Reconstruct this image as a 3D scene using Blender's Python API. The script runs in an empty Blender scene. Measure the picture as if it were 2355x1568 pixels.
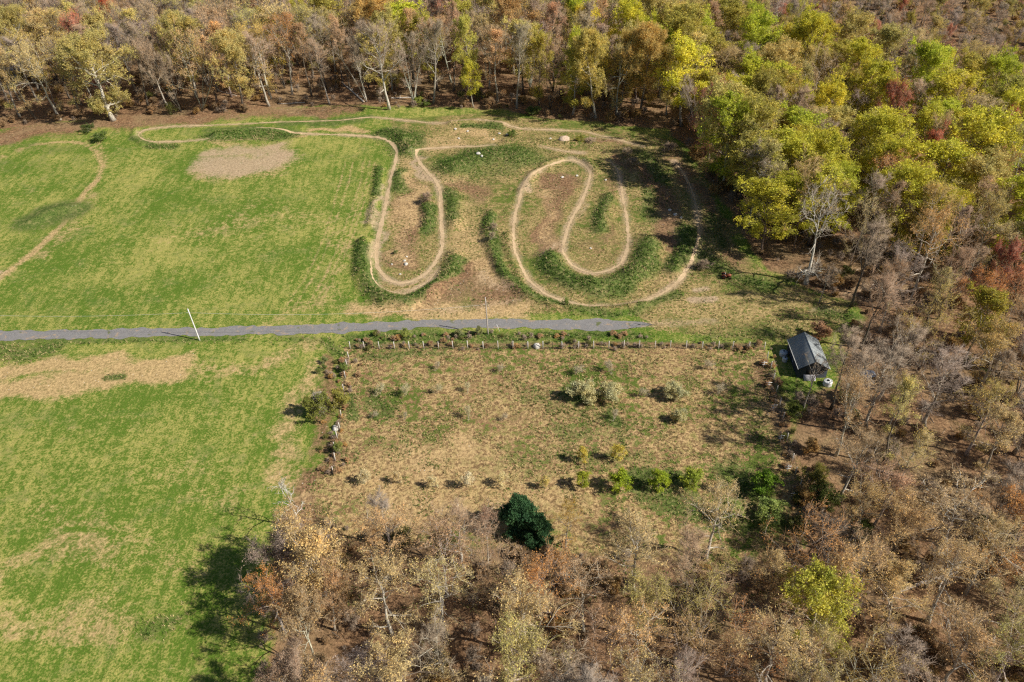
import bpy, math, random
import numpy as np
from mathutils import Vector, Matrix
rad = math.radians
random.seed(11)
rng = np.random.default_rng(11)
sc = bpy.context.scene
COL = sc.collection

# ------------------------------------------------------------------ camera
IW, IH, FOC, CAMH = 2354.0, 1568.0, 1833.0, 115.0
PITCH, ROLL = rad(39.0), rad(2.3)
fw = np.array([0, math.cos(PITCH), -math.sin(PITCH)])
u0 = np.array([0, math.sin(PITCH), math.cos(PITCH)])
r0 = np.array([1.0, 0, 0])
rt = math.cos(ROLL) * r0 - math.sin(ROLL) * u0
up = math.sin(ROLL) * r0 + math.cos(ROLL) * u0
cam = bpy.data.cameras.new('camera')
cam.sensor_width = 36.0
cam.lens = FOC / IW * 36.0
cam.clip_start, cam.clip_end = 1.0, 12000.0
camo = bpy.data.objects.new('camera', cam)
M = Matrix.Identity(4)
for i in range(3):
    M[i][0], M[i][1], M[i][2] = rt[i], up[i], -fw[i]
M[2][3] = CAMH
camo.matrix_world = M
COL.objects.link(camo)
sc.camera = camo


def G(px, py, z=0.0):
    """survey point (px, py of the photo) -> ground x, y at height z"""
    px, py = np.asarray(px, float), np.asarray(py, float)
    d = fw[:, None] * FOC + rt[:, None] * (px.ravel() - IW / 2) - up[:, None] * (py.ravel() - IH / 2)
    t = (z - CAMH) / d[2]
    return np.stack([d[0] * t, d[1] * t], 1).reshape(px.shape + (2,))


def PX(x, y, z=0.0):
    x, y = np.asarray(x, float), np.asarray(y, float)
    v = np.stack([x, y, np.broadcast_to(np.asarray(z, float) - CAMH, x.shape)], -1)
    dz = v @ fw
    dz = np.where(dz < 1, 1, dz)
    return IW / 2 + FOC * (v @ rt) / dz, IH / 2 - FOC * (v @ up) / dz


def gl(pts):
    a = np.array(pts, float)
    return G(a[:, 0], a[:, 1])


# ------------------------------------------------------------------ noise / masks (numpy)
def hsh(ix, iy, s):
    h = (ix * 374761393 + iy * 668265263 + s * 2246822519) & 0xFFFFFFFF
    h = ((h ^ (h >> 13)) * 1274126177) & 0xFFFFFFFF
    return ((h ^ (h >> 16)) & 0xFFFF) / 65535.0


def vnoise(x, y, s=0):
    ix, iy = np.floor(x).astype(np.int64), np.floor(y).astype(np.int64)
    fx, fy = x - ix, y - iy
    fx, fy = fx * fx * (3 - 2 * fx), fy * fy * (3 - 2 * fy)
    a, b = hsh(ix, iy, s), hsh(ix + 1, iy, s)
    c, d = hsh(ix, iy + 1, s), hsh(ix + 1, iy + 1, s)
    return (a * (1 - fx) + b * fx) * (1 - fy) + (c * (1 - fx) + d * fx) * fy


def fbm(x, y, size, octv=3, s=0):
    r, a, t = 0, 1.0, 0
    for o in range(octv):
        k = 2 ** o / size
        r = r + a * vnoise(x * k + 17 * o, y * k - 9 * o, s + o)
        t += a
        a *= .5
    return r / t


def dist_line(x, y, pl):
    best = np.full(x.shape, 1e9)
    for (ax, ay), (bx, by) in zip(pl[:-1], pl[1:]):
        dx, dy = bx - ax, by - ay
        t = np.clip(((x - ax) * dx + (y - ay) * dy) / (dx * dx + dy * dy + 1e-9), 0, 1)
        best = np.minimum(best, np.hypot(x - ax - t * dx, y - ay - t * dy))
    return best


def inside(x, y, pl):
    r = np.zeros(x.shape, bool)
    n = len(pl)
    for i in range(n):
        ax, ay = pl[i]
        bx, by = pl[(i + 1) % n]
        if ay == by:
            continue
        c = ((ay > y) != (by > y)) & (x < (bx - ax) * (y - ay) / (by - ay) + ax)
        r ^= c
    return r


def smooth(a, b, v):
    t = np.clip((v - a) / (b - a), 0, 1)
    return t * t * (3 - 2 * t)


# ------------------------------------------------------------------ layout (photo survey points)
TRACKS = [
    [(490, 318), (455, 322), (420, 326), (350, 328), (328, 322), (318, 313), (320, 306), (335, 299), (400, 291), (480, 288), (560, 284),
     (620, 280), (680, 278), (750, 276), (785, 275), (852, 268), (918, 274), (985, 282), (1032, 284), (1085, 277),
     (1152, 283), (1192, 295), (1268, 298), (1345, 302), (1378, 312), (1430, 324), (1480, 338)],
    [(583, 302), (650, 304), (717, 307), (785, 309), (845, 313), (885, 320), (902, 330), (912, 347), (910, 373), (898, 410),
     (888, 467), (877, 520), (868, 556), (865, 589), (870, 619), (882, 638), (902, 649), (925, 653), (952, 648),
     (978, 633), (998, 609), (1012, 586), (1017, 563), (1016, 520), (1013, 480), (1013, 443), (1005, 420),
     (985, 397), (965, 377), (956, 355), (963, 343), (1002, 341), (1052, 337), (1095, 338), (1135, 334)],
    [(1245, 336), (1265, 341), (1298, 348), (1342, 352)],
    [(1398, 370), (1415, 383), (1425, 410), (1433, 460), (1442, 513), (1445, 550), (1440, 583), (1425, 609),
     (1398, 624), (1365, 630), (1332, 622), (1308, 606), (1294, 583), (1295, 556), (1306, 521), (1315, 500),
     (1335, 467), (1350, 433), (1357, 403), (1352, 387), (1335, 374), (1308, 368), (1285, 373), (1252, 388),
     (1218, 407), (1202, 430), (1188, 477), (1180, 523), (1182, 573), (1195, 609), (1218, 648), (1252, 676),
     (1302, 696), (1352, 704), (1412, 704), (1468, 696), (1518, 678), (1560, 648), (1590, 605), (1606, 550),
     (1604, 500), (1596, 455), (1578, 410), (1550, 372)],
    [(866, 560), (853, 600), (855, 640), (872, 663), (902, 675), (945, 670), (985, 650), (1008, 618)],
]
TW = [.42, .68, .5, .5, .22]
BERMS = [  # survey polyline, height, half width (m)
    ([(838, 560), (832, 620), (848, 662), (885, 692), (930, 699), (985, 680), (1028, 640), (1045, 590)], 1.7, 2.3),
    ([(1130, 490), (1118, 540), (1136, 590), (1163, 640), (1213, 684), (1280, 708), (1350, 717), (1420, 714), (1480, 704)], 1.3, 1.6),
    ([(1265, 595), (1285, 630), (1330, 655), (1380, 660), (1440, 645), (1480, 612), (1490, 560)], 1.9, 3.2),
    ([(1050, 388), (1110, 365), (1190, 362)], 2.0, 5.5),
    ([(1250, 380), (1300, 362), (1345, 365), (1370, 395)], 1.0, 1.6),
    ([(982, 455), (985, 520)], 1.3, 2.0), ([(1040, 440), (1045, 520)], .9, 2.4),
    ([(1400, 455), (1378, 530)], 1.3, 2.2),
    ([(885, 308), (925, 316), (940, 350)], 1.8, 2.6),
    ([(500, 312), (570, 303), (650, 304)], 1.5, 2.2),
    ([(1040, 284), (1100, 280), (1150, 287)], 1.0, 2.0),
    ([(872, 385), (868, 430), (850, 520)], .8, 1.4),
    ([(1425, 345), (1455, 380), (1468, 410)], 1.3, 2.0),
    ([(1584, 530), (1574, 585), (1548, 625)], 1.4, 2.2),
    ([(312, 296), (306, 316), (330, 334)], .7, 1.2),
    ([(1165, 324), (1250, 326), (1330, 333), (1400, 346)], .9, 1.8),
    ([(75, 510), (120, 485), (165, 478)], .9, 2.4),
    ([(1165, 540), (1172, 590), (1195, 640)], .6, 1.5),
    ([(1200, 440), (1225, 400), (1255, 385)], .8, 1.6),
    ([(920, 400), (915, 440)], .7, 2.0),
]
BERMS = [(gl(p), h, w) for p, h, w in BERMS]
BX = np.concatenate([b[0] for b in BERMS])


def ground_z(x, y, fine=True):
    x, y = np.asarray(x, float), np.asarray(y, float)
    z = (fbm(x, y, 45, 2, 5) - .5) * .8
    for pl, h, w in BERMS:
        lo, hi = pl.min(0) - 3 * w, pl.max(0) + 3 * w
        m = (x > lo[0]) & (x < hi[0]) & (y > lo[1]) & (y < hi[1])
        if not m.any():
            continue
        d = dist_line(x[m], y[m], pl)
        hh = h * (.75 + .5 * vnoise(x[m] / 4, y[m] / 4, 3))
        z[m] = np.maximum(z[m], z[m] * .2 + hh * np.exp(-(d / w) ** 2 * 1.1))
    if fine:
        z = z + (fbm(x, y, 1.6, 2, 8) - .5) * (.12 + .22 * np.clip(z - .5, 0, 1))
    return z


def gz(x, y):
    return float(ground_z(np.array([x]), np.array([y]))[0])


def at(px, py):
    g = G(px, py)
    return float(g[0]), float(g[1]), gz(g[0], g[1])


OPEN = [(-500, 345), (-250, 312), (0, 298), (130, 283), (300, 268), (480, 262), (640, 247), (800, 243), (1000, 247), (1150, 252),
        (1250, 268), (1400, 283), (1530, 300), (1580, 335), (1632, 420), (1682, 490), (1725, 570), (1780, 625),
        (1870, 665), (1960, 690), (1985, 730), (1930, 800), (1925, 890), (1840, 910), (1830, 1000), (1838, 1100),
        (1850, 1250), (1700, 1290), (1500, 1290), (1200, 1280), (950, 1260), (760, 1210), (690, 1180), (640, 1300),
        (620, 1400), (600, 1568), (590, 1750), (-700, 1750)]
OPEN = gl(OPEN)
MEADOW = gl([(790, 795), (1757, 795), (1835, 1100), (1855, 1400), (640, 1400), (690, 1180), (700, 1100), (770, 1030)])

# masks: name -> list of (kind, pts, size m, strength)
LINES = {
    'lush': [([(840, 570), (838, 630), (855, 668), (890, 692), (930, 699), (980, 682), (1020, 645), (1045, 600)], 1.9, 1),
             ([(1130, 500), (1122, 545), (1140, 595), (1170, 645), (1215, 684), (1290, 709)], 1.6, .9),
             ([(1300, 712), (1400, 722), (1500, 708), (1560, 680)], 1.6, .75),
             ([(1270, 610), (1290, 638), (1330, 656), (1390, 662), (1440, 650), (1485, 620), (1490, 570)], 3.2, 1),
             ([(1050, 380), (1090, 366), (1150, 358), (1200, 366)], 7, .95), ([(1090, 400), (1180, 385)], 6, .6),
             ([(985, 480), (985, 530)], 2, 1), ([(1030, 450), (1045, 500)], 2.4, .85), ([(1395, 460), (1380, 530)], 2, .9),
             ([(890, 308), (930, 318), (945, 345)], 4.5, 1), ([(490, 312), (570, 306), (660, 308)], 4.0, 1.05),
             ([(480, 298), (600, 290)], 2, .85), ([(660, 284), (820, 279)], 3, .75), ([(730, 272), (840, 272)], 2, .8),
             ([(1060, 290), (1150, 292)], 1.6, .9), ([(872, 390), (866, 450)], 1.2, .9), ([(920, 395), (915, 440)], 2.4, .8),
             ([(1470, 350), (1500, 380), (1530, 420)], 2.6, .75), ([(1490, 440), (1500, 500)], 2.4, .7),
             ([(1588, 530), (1578, 585), (1552, 620)], 2.4, 1), ([(310, 320), (350, 334), (400, 334)], 1.6, .9),
             ([(85, 508), (120, 498), (160, 484)], 5.0, 1.15), ([(100, 480), (150, 470)], 3.5, .9), ([(-50, 800), (60, 812), (110, 800)], 2.6, .75),
             ([(0, 785), (200, 784), (400, 780), (560, 776)], 1.2, .7), ([(820, 772), (1000, 765), (1250, 766), (1480, 772)], 2.2, .8),
             ([(250, 868), (282, 866)], 1.0, 1), ([(640, 775), (760, 790)], 2, .5), ([(1000, 738), (1240, 742)], .8, .6),
             ([(840, 815), (1010, 812)], 2.0, .62), ([(1300, 895), (1330, 905)], 2.0, .85), ([(1290, 985), (1340, 990)], 2.4, .6),
             ([(1400, 945), (1410, 960)], 2.2, .95), ([(850, 925), (880, 940)], 2.2, .7), ([(1440, 1105), (1560, 1110)], 1.8, 1),
             ([(1660, 1085), (1720, 1110)], 2.8, .95), ([(1480, 1130), (1640, 1180), (1780, 1190)], 3, .75),
             ([(1250, 1035), (1480, 1060)], 3, .5), ([(800, 910), (812, 960)], 1.2, .85), ([(750, 790), (790, 812)], 1.6, .7),
             ([(1230, 900), (1360, 940), (1420, 1000)], 4, .45), ([(40, 340), (160, 345)], 6, .45), ([(0, 385), (130, 385)], 6, .4),
             ([(350, 1460), (410, 1420)], 2, .7), ([(1640, 600), (1700, 640), (1760, 650)], 3.4, .8), ([(1640, 500), (1660, 560)], 2.4, .7),
             ([(1620, 780), (1760, 770), (1860, 760)], 3, .5), ([(1900, 720), (1950, 730)], 2.5, .8), ([(1825, 890), (1850, 910)], 2, .6)],
    'dry': [([(700, 715), (745, 640), (790, 540), (822, 440), (838, 370)], .32, .5), ([(714, 715), (759, 640), (804, 540), (836, 440), (852, 370)], .32, .5), ([(674, 715), (719, 640), (764, 540), (796, 440), (812, 370)], .32, .5), ([(656, 715), (701, 640), (746, 540), (778, 440), (794, 370)], .32, .5), ([(724, 715), (769, 640), (814, 540), (846, 440), (862, 370)], .32, .5), ([(-40, 378), (40, 347), (100, 331), (150, 326), (190, 331), (222, 350), (236, 380), (226, 415), (190, 450)], .9, .75), ([(840, 1080), (1000, 1060), (1200, 1130)], 6, .5), ([(1000, 1110), (1300, 1160)], 5, .45), ([(1450, 700), (1700, 720)], 3, .4), ([(1060, 470), (1075, 600)], 3.5, .55), ([(1000, 395), (1050, 420)], 2.5, .6), ([(600, 760), (640, 740), (700, 700), (780, 690)], 2, .35), ([(690, 1180), (660, 1250), (630, 1330)], 2.4, .5), ([(0, 855), (120, 840), (250, 835), (420, 828)], 2.6, .95), ([(0, 900), (120, 893), (230, 868), (400, 850)], 3.2, 1),
            ([(430, 850), (560, 850), (720, 800)], 2.2, .5), ([(226, 415), (190, 450), (150, 510), (80, 580), (0, 640)], 1.0, .85), ([(215, 440), (170, 520), (90, 590)], 2.0, .4),
            ([(640, 1120), (665, 1030), (690, 950), (730, 850)], 2.6, .55), ([(700, 760), (755, 700), (800, 560), (850, 400)], 1.3, .3),
            ([(230, 330), (240, 370), (225, 400)], 1, .5), ([(0, 370), (60, 340), (150, 326), (200, 335)], .7, .6),
            ([(480, 330), (640, 330)], 1.5, .5), ([(470, 400), (620, 400), (650, 340)], 4, .5), ([(400, 545), (560, 520)], 5, .32),
            ([(620, 480), (800, 560)], 5, .25), ([(40, 1290), (120, 1250), (260, 1290)], 2.6, .5), ([(0, 1420), (180, 1420), (300, 1450)], 2.4, .45),
            ([(100, 1180), (330, 1250), (420, 1300)], 3, .3), ([(350, 1080), (520, 1130)], 3, .25),
            ([(1050, 300), (1110, 305), (1130, 320)], 3, .8), ([(960, 335), (1060, 330)], 3, .7), ([(720, 300), (830, 304)], 1.6, .9),
            ([(940, 370), (950, 450), (930, 520)], 3, .75), ([(900, 500), (935, 600)], 2.6, .5), ([(480, 324), (700, 312)], .8, .8),
            ([(830, 700), (960, 715), (1190, 715)], 2.6, .9), ([(1080, 600), (1130, 640)], 3, .7), ([(1240, 400), (1260, 560)], 2, .5),
            ([(1490, 690), (1620, 700), (1760, 690)], 2.4, .5), ([(1530, 650), (1590, 620)], 1.5, .5), ([(1700, 745), (1800, 700)], 2.5, .4),
            ([(950, 1040), (1010, 1050)], 3.5, .7), ([(1080, 1020), (1090, 1050)], 2.2, .9), ([(860, 1120), (1100, 1170)], 3.5, .6),
            ([(880, 1140), (960, 1200), (1100, 1180)], 3, .7)],
    'litter': [([(-100, 345), (0, 312), (130, 294), (300, 277), (480, 264)], 6, 1), ([(480, 266), (640, 254), (800, 249)], 4, .8), ([(480, 262), (640, 262), (740, 262)], 2.6, .85), ([(0, 325), (130, 300), (300, 285)], 3.4, 1), ([(300, 285), (480, 272), (800, 252)], 2.2, .8),
               ([(1250, 580), (1260, 460), (1290, 410)], 3.2, .95), ([(1395, 420), (1400, 560)], 2.4, .55), ([(925, 600), (930, 560), (945, 480), (945, 420)], 3.6, .95), ([(1050, 430), (1090, 450)], 3, .75),
               ([(1060, 620), (1040, 685), (970, 708)], 3.2, .9), ([(1090, 620), (1110, 650), (1140, 690)], 5, .8), ([(1490, 390), (1530, 460), (1560, 560)], 3.6, .95),
               ([(1350, 560), (1370, 590)], 3, .5), ([(765, 830), (755, 900), (757, 1000), (735, 1090)], 1.8, .75),
               ([(1560, 360), (1620, 450), (1660, 540), (1700, 620)], 3, .75), ([(810, 790), (1250, 790), (1750, 795)], .8, .7),
               ([(1780, 850), (1800, 960), (1815, 1080)], 2, .8), ([(1780, 1000), (1700, 940)], 2.5, .35), ([(1160, 940), (1380, 930)], 2.5, .4),
               ([(700, 1100), (680, 1160), (720, 1200)], 2.4, .9), ([(1440, 360), (1462, 400)], 1.6, .8), ([(1330, 322), (1410, 330)], 1.4, .8)],
    'soil': [([(500, 378), (560, 380), (620, 358)], 6.5, .95), ([(490, 350), (640, 338)], 4, .8),
             ([(965, 380), (1000, 420)], 1.8, .9), ([(880, 430), (868, 520), (862, 600)], 1.4, .7), ([(955, 345), (975, 355), (960, 375)], 1.6, .9),
             ([(1210, 425), (1215, 440)], 1.2, 1), ([(1305, 520), (1292, 580)], 1.2, .7), ([(0, 622), (-30, 650)], 1.5, 1.1), ([(1275, 560), (1250, 590)], 1.2, .5),
             ([(1590, 690), (1640, 688)], 1.1, .95), ([(1600, 668), (1625, 664)], .8, .9), ([(1480, 745), (1560, 742), (1640, 738)], 1.2, .5),
             ([(1100, 630), (1150, 670)], 2.4, .45), ([(990, 720), (1190, 690)], 1.2, .4), ([(1890, 718), (1920, 715)], 1.4, .9), ([(1990, 665), (2080, 690)], 4, .55),
             ([(1330, 500), (1350, 470)], .8, .5)],
}
LINES = {k: [(gl(p), w, s) for p, w, s in v] for k, v in LINES.items()}


def mask_of(name, x, y):
    r = np.zeros(x.shape)
    big = 1.0 if name in ('lush',) else 1.9
    wx = x + (fbm(x, y, 9, 3, 31) - .5) * 5.5 * big
    wy = y + (fbm(x, y, 9, 3, 37) - .5) * 5.5 * big
    for pl, w, s in LINES[name]:
        lo, hi = pl.min(0) - 3 * w - 6, pl.max(0) + 3 * w + 6
        m = (x > lo[0]) & (x < hi[0]) & (y > lo[1]) & (y < hi[1])
        if m.any():
            q = 1.0 if w > 1.25 else .12
            d = dist_line(x[m] + (wx[m] - x[m]) * q, y[m] + (wy[m] - y[m]) * q, pl)
            r[m] = np.maximum(r[m], s * (1 - smooth(.1, 2.2, d / w)))
    return r


# ------------------------------------------------------------------ node helper
class NT:
    def __init__(s, name):
        s.m = bpy.data.materials.new(name)
        s.m.use_nodes = True
        s.t = s.m.node_tree
        s.t.nodes.clear()
        s.out = s.n('ShaderNodeOutputMaterial')

    def n(s, ty, **kw):
        x = s.t.nodes.new(ty)
        for k, v in kw.items():
            setattr(x, k, v)
        return x

    def put(s, sock, v):
        if isinstance(v, bpy.types.NodeSocket):
            s.t.links.new(v, sock)
        elif isinstance(v, (tuple, list)) and len(v) == 3 and sock.type == 'RGBA':
            sock.default_value = (*v, 1)
        else:
            sock.default_value = v

    def math(s, op, a, b=0.0, clamp=False):
        x = s.n('ShaderNodeMath', operation=op, use_clamp=clamp)
        s.put(x.inputs[0], a)
        s.put(x.inputs[1], b)
        return x.outputs[0]

    def mix(s, f, a, b, mode='MIX'):
        x = s.n('ShaderNodeMix', data_type='RGBA', blend_type=mode)
        s.put(x.inputs[0], f)
        s.put(x.inputs[6], a)
        s.put(x.inputs[7], b)
        return x.outputs[2]

    def noise(s, vec, scale, detail=3.0, rough=.55, dist=0.0):
        x = s.n('ShaderNodeTexNoise')
        s.put(x.inputs['Vector'], vec)
        x.inputs['Scale'].default_value = scale
        x.inputs['Detail'].default_value = detail
        x.inputs['Roughness'].default_value = rough
        x.inputs['Distortion'].default_value = dist
        return x.outputs[0]

    def sstep(s, a, b, v):
        x = s.n('ShaderNodeMapRange', interpolation_type='SMOOTHSTEP')
        s.put(x.inputs[0], v)
        x.inputs[1].default_value, x.inputs[2].default_value = a, b
        return x.outputs[0]

    def scaled(s, vec, sx, sy, sz, rz=0.0):
        x = s.n('ShaderNodeMapping')
        s.put(x.inputs[0], vec)
        x.inputs['Scale'].default_value = (sx, sy, sz)
        x.inputs['Rotation'].default_value = (0, 0, rz)
        return x.outputs[0]

    def attr(s, name):
        return s.n('ShaderNodeAttribute', attribute_name=name)

    def bsdf(s, col, rough=.8, spec=.2, metal=0.0, normal=None):
        b = s.n('ShaderNodeBsdfPrincipled')
        s.put(b.inputs['Base Color'], col)
        s.put(b.inputs['Roughness'], rough)
        b.inputs['Specular IOR Level'].default_value = spec
        b.inputs['Metallic'].default_value = metal
        if normal is not None:
            s.put(b.inputs['Normal'], normal)
        return b.outputs[0]

    def bump(s, h, strength, dist):
        b = s.n('ShaderNodeBump')
        b.inputs['Strength'].default_value = strength
        b.inputs['Distance'].default_value = dist
        s.put(b.inputs['Height'], h)
        return b.outputs[0]

    def done(s, sh):
        s.t.links.new(sh, s.out.inputs[0])
        return s.m


def pos_of(t):
    return t.n('ShaderNodeNewGeometry').outputs['Position']


def mat_ground():
    t = NT('ground')
    p = pos_of(t)
    a, b = t.attr('masks'), t.attr('zones')
    sa, sb = t.n('ShaderNodeSeparateColor'), t.n('ShaderNodeSeparateColor')
    t.put(sa.inputs[0], a.outputs['Color'])
    t.put(sb.inputs[0], b.outputs['Color'])
    lush, dry, litter = sa.outputs
    soil, meadow, wood = sb.outputs
    n1 = t.noise(p, 2.6, 3, .65)          # tufts about .4 m
    n2 = t.noise(p, .75, 3, .6)           # patches about 1.3 m
    n3 = t.noise(p, .16, 3, .6, .6)       # patches about 6 m
    n4 = t.noise(p, .045, 2, .5)          # 20 m swathes
    n5 = t.noise(t.scaled(p, .9, .12, .5, rad(-72)), .8, 3, .6)  # mowing streaks
    nw = t.noise(p, 1.5, 5, .75, .4)

    def wsum(*ts):
        r = None
        for n_, k in ts:
            v = t.math('MULTIPLY', t.math('SUBTRACT', n_, .5), k)
            r = v if r is None else t.math('ADD', r, v)
        return r

    def msk(m, lo=.35, hi=.65, *ts):
        return t.sstep(lo, hi, t.math('ADD', m, wsum(*ts)))
    # mown field
    f = t.sstep(.22, .78, t.math('ADD', wsum((n1, 1.7), (n2, .9), (n3, .7), (n4, .9), (n5, .7)), .44))
    field = t.mix(f, (.094, .16, .02), (.365, .335, .098))
    dk = t.sstep(.60, .74, n1)
    field = t.mix(t.math('MULTIPLY', dk, .55), field, (.045, .10, .012))
    blue = t.sstep(.52, .68, t.math('ADD', n3, t.math('MULTIPLY', t.math('SUBTRACT', n1, .5), .35)))
    field = t.mix(t.math('MULTIPLY', blue, .4), field, (.07, .14, .03))
    # rough meadow
    g1 = t.sstep(.42, .60, nw)
    md = t.mix(g1, (.165, .105, .05), (.53, .37, .185))
    md = t.mix(t.math('MULTIPLY', t.sstep(.42, .68, n2), .62), md, t.mix(n1, (.17, .165, .045), (.40, .34, .13)))
    md = t.mix(t.math('MULTIPLY', t.sstep(.5, .68, n3), .6), md, (.25, .145, .08))
    tuft = msk(t.math('ADD', .41, wsum((n3, 1.0), (n4, 1.0))), .43, .62, (n2, 1.3), (n1, .8))
    md = t.mix(tuft, md, t.mix(n1, (.035, .075, .012), (.15, .19, .035)))
    col = t.mix(msk(meadow, .4, .6, (n1, .5), (n2, .5)), field, md)
    # litter
    lt = t.mix(t.sstep(.33, .7, nw), (.10, .057, .032), (.37, .225, .125))
    lt = t.mix(t.math('MULTIPLY', t.sstep(.5, .72, n3), .5), lt, (.25, .185, .10))
    lt = t.mix(t.math('MULTIPLY', t.sstep(.60, .72, n2), .35), lt, (.085, .10, .03))
    lt = t.mix(t.math('MULTIPLY', t.sstep(.5, .66, n4), .45), lt, t.mix(nw, (.16, .12, .05), (.40, .29, .17)))
    lt = t.mix(t.math('MULTIPLY', t.sstep(.56, .7, t.noise(p, .3, 4, .7)), .6), lt, (.075, .055, .03))
    ltm = t.math('MAXIMUM', litter, wood)
    col = t.mix(msk(ltm, .2, .85, (n1, .7), (n2, .8), (n3, .4)), col, lt)
    # dry straw, bare soil
    st = t.mix(t.sstep(.35, .65, nw), (.30, .205, .10), (.60, .42, .215))
    col = t.mix(t.math('MULTIPLY', msk(dry, .12, .9, (n1, .9), (n2, 1.1), (n3, .9)), .9), col, st)
    so = t.mix(t.sstep(.3, .7, nw), (.31, .22, .14), (.52, .39, .26))
    col = t.mix(t.math('MULTIPLY', msk(soil, .15, .9, (n1, .8), (n2, .7), (n3, .5)), .92), col, so)
    # lush
    lu = t.mix(t.sstep(.3, .72, n1), (.026, .058, .012), (.135, .185, .045))
    lu = t.mix(t.math('MULTIPLY', t.sstep(.48, .70, n2), .65), lu, (.29, .26, .11))
    col = t.mix(t.math('MULTIPLY', msk(lush, .25, .85, (n1, .9), (n2, .9), (n3, .6)), .9), col, lu)
    # pale pebbles
    v = t.n('ShaderNodeTexVoronoi')
    t.put(v.inputs['Vector'], p)
    v.inputs['Scale'].default_value = 1.3
    sep = t.n('ShaderNodeSeparateColor')
    t.put(sep.inputs[0], v.outputs['Color'])
    rare = t.math('GREATER_THAN', sep.outputs[0], .80)
    dot = t.math('LESS_THAN', v.outputs['Distance'], .14)
    pm = t.math('MULTIPLY', t.math('MULTIPLY', rare, dot), t.sstep(.3, .8, t.math('MAXIMUM', t.math('MAXIMUM', soil, dry), litter)))
    col = t.mix(t.math('MULTIPLY', pm, .8), col, (.62, .58, .5))
    h = t.math('ADD', n1, t.math('MULTIPLY', nw, .9))
    nb = t.bump(h, .75, .22)
    return t.done(t.bsdf(col, .95, .08, 0, nb))


def mat_road():
    t = NT('gravel')
    p = pos_of(t)
    n1 = t.noise(p, 9, 3, .7)
    n2 = t.noise(p, .5, 4, .65, .5)
    n3 = t.noise(p, 1.6, 4, .7)
    col = t.mix(t.sstep(.3, .7, n1), (.13, .127, .13), (.31, .30, .295))
    col = t.mix(t.math('MULTIPLY', t.sstep(.4, .7, n3), .3), col, (.10, .10, .115))
    col = t.mix(t.math('MULTIPLY', t.sstep(.55, .66, n2), .8), col, (.36, .27, .19))
    col = t.mix(t.math('MULTIPLY', t.sstep(.62, .70, t.noise(p, .33, 3, .6)), .8), col, (.11, .13, .035))
    return t.done(t.bsdf(col, .95, .1, 0, t.bump(n1, .6, .08)))


def mat_dirt():
    t = NT('packed_dirt')
    p = pos_of(t)
    n1, n2 = t.noise(p, 4, 4, .7), t.noise(p, .35, 3, .6)
    col = t.mix(t.sstep(.3, .7, n1), (.40, .285, .165), (.60, .455, .29))
    col = t.mix(t.math('MULTIPLY', t.sstep(.48, .68, n2), .55), col, (.34, .245, .14))
    col = t.mix(t.math('MULTIPLY', t.sstep(.62, .74, t.noise(p, 1.2, 3, .6)), .55), col, (.22, .21, .08))
    return t.done(t.bsdf(col, .95, .08, 0, t.bump(n1, .5, .12)))


def mat_simple(name, col, rough=.7, spec=.3, metal=0.0, nscale=8.0, var=.35, var2=None):
    t = NT(name)
    c = t.n('ShaderNodeTexCoord').outputs['Object']
    n1 = t.noise(c, nscale, 4, .65)
    dark = tuple(v * (1 - var) for v in col)
    k = t.mix(t.sstep(.3, .7, n1), dark, var2 or tuple(min(1, v * (1 + var * .5)) for v in col))
    return t.done(t.bsdf(k, rough, spec, metal, t.bump(n1, .25, .03)))


def mat_bark():
    t = NT('bark')
    oi = t.n('ShaderNodeObjectInfo')
    c = t.n('ShaderNodeTexCoord').outputs['Object']
    n1 = t.noise(t.scaled(c, 3, 3, .7), 2.2, 4, .7)
    n2 = t.noise(c, .5, 2, .5)
    k = t.mix(t.sstep(.3, .72, n1), (.40, .40, .40), (1.25, 1.22, 1.15))
    k = t.mix(1.0, oi.outputs['Color'], k, 'MULTIPLY')
    k = t.mix(t.math('MULTIPLY', t.sstep(.55, .7, n2), .45), k, (.36, .36, .29))
    return t.done(t.bsdf(k, .9, .12, 0, t.bump(n1, .5, .06)))


class _Tint:
    def __init__(s, sock):
        s.outputs = {'Color': sock}


def tint_src(t, inst):
    if not inst:
        return t.n('ShaderNodeObjectInfo')
    return _Tint(t.n('ShaderNodeAttribute', attribute_name='tint', attribute_type='INSTANCER').outputs['Color'])


def mat_twig(inst=False):
    t = NT('twig')
    oi = tint_src(t, inst)
    ri = t.n('ShaderNodeNewGeometry').outputs['Random Per Island']
    base = t.mix(ri, (.19, .137, .10), (.50, .40, .305))
    k = t.mix(.42, base, oi.outputs['Color'])
    return t.done(t.bsdf(k, .85, .1))


def mat_leaf(inst=False):
    t = NT('leaf')
    oi = tint_src(t, inst)
    ri = t.n('ShaderNodeNewGeometry').outputs['Random Per Island']
    c = t.n('ShaderNodeTexCoord').outputs['Object']
    n = t.noise(c, .35, 2, .5)
    br = t.mix(ri, (.72, .75, .78), (1.5, 1.42, 1.32))
    k = t.mix(1.0, oi.outputs['Color'], br, 'MULTIPLY')
    k = t.mix(1.0, k, t.mix(t.sstep(.3, .7, n), (.80, .86, .9), (1.16, 1.08, .95)), 'MULTIPLY')
    d = t.bsdf(k, .7, .2)
    tr = t.n('ShaderNodeBsdfTranslucent')
    t.put(tr.inputs[0], k)
    m = t.n('ShaderNodeMixShader')
    m.inputs[0].default_value = .38
    t.put(m.inputs[1], d)
    t.put(m.inputs[2], tr.outputs[0])
    return t.done(m.outputs[0])


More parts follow.
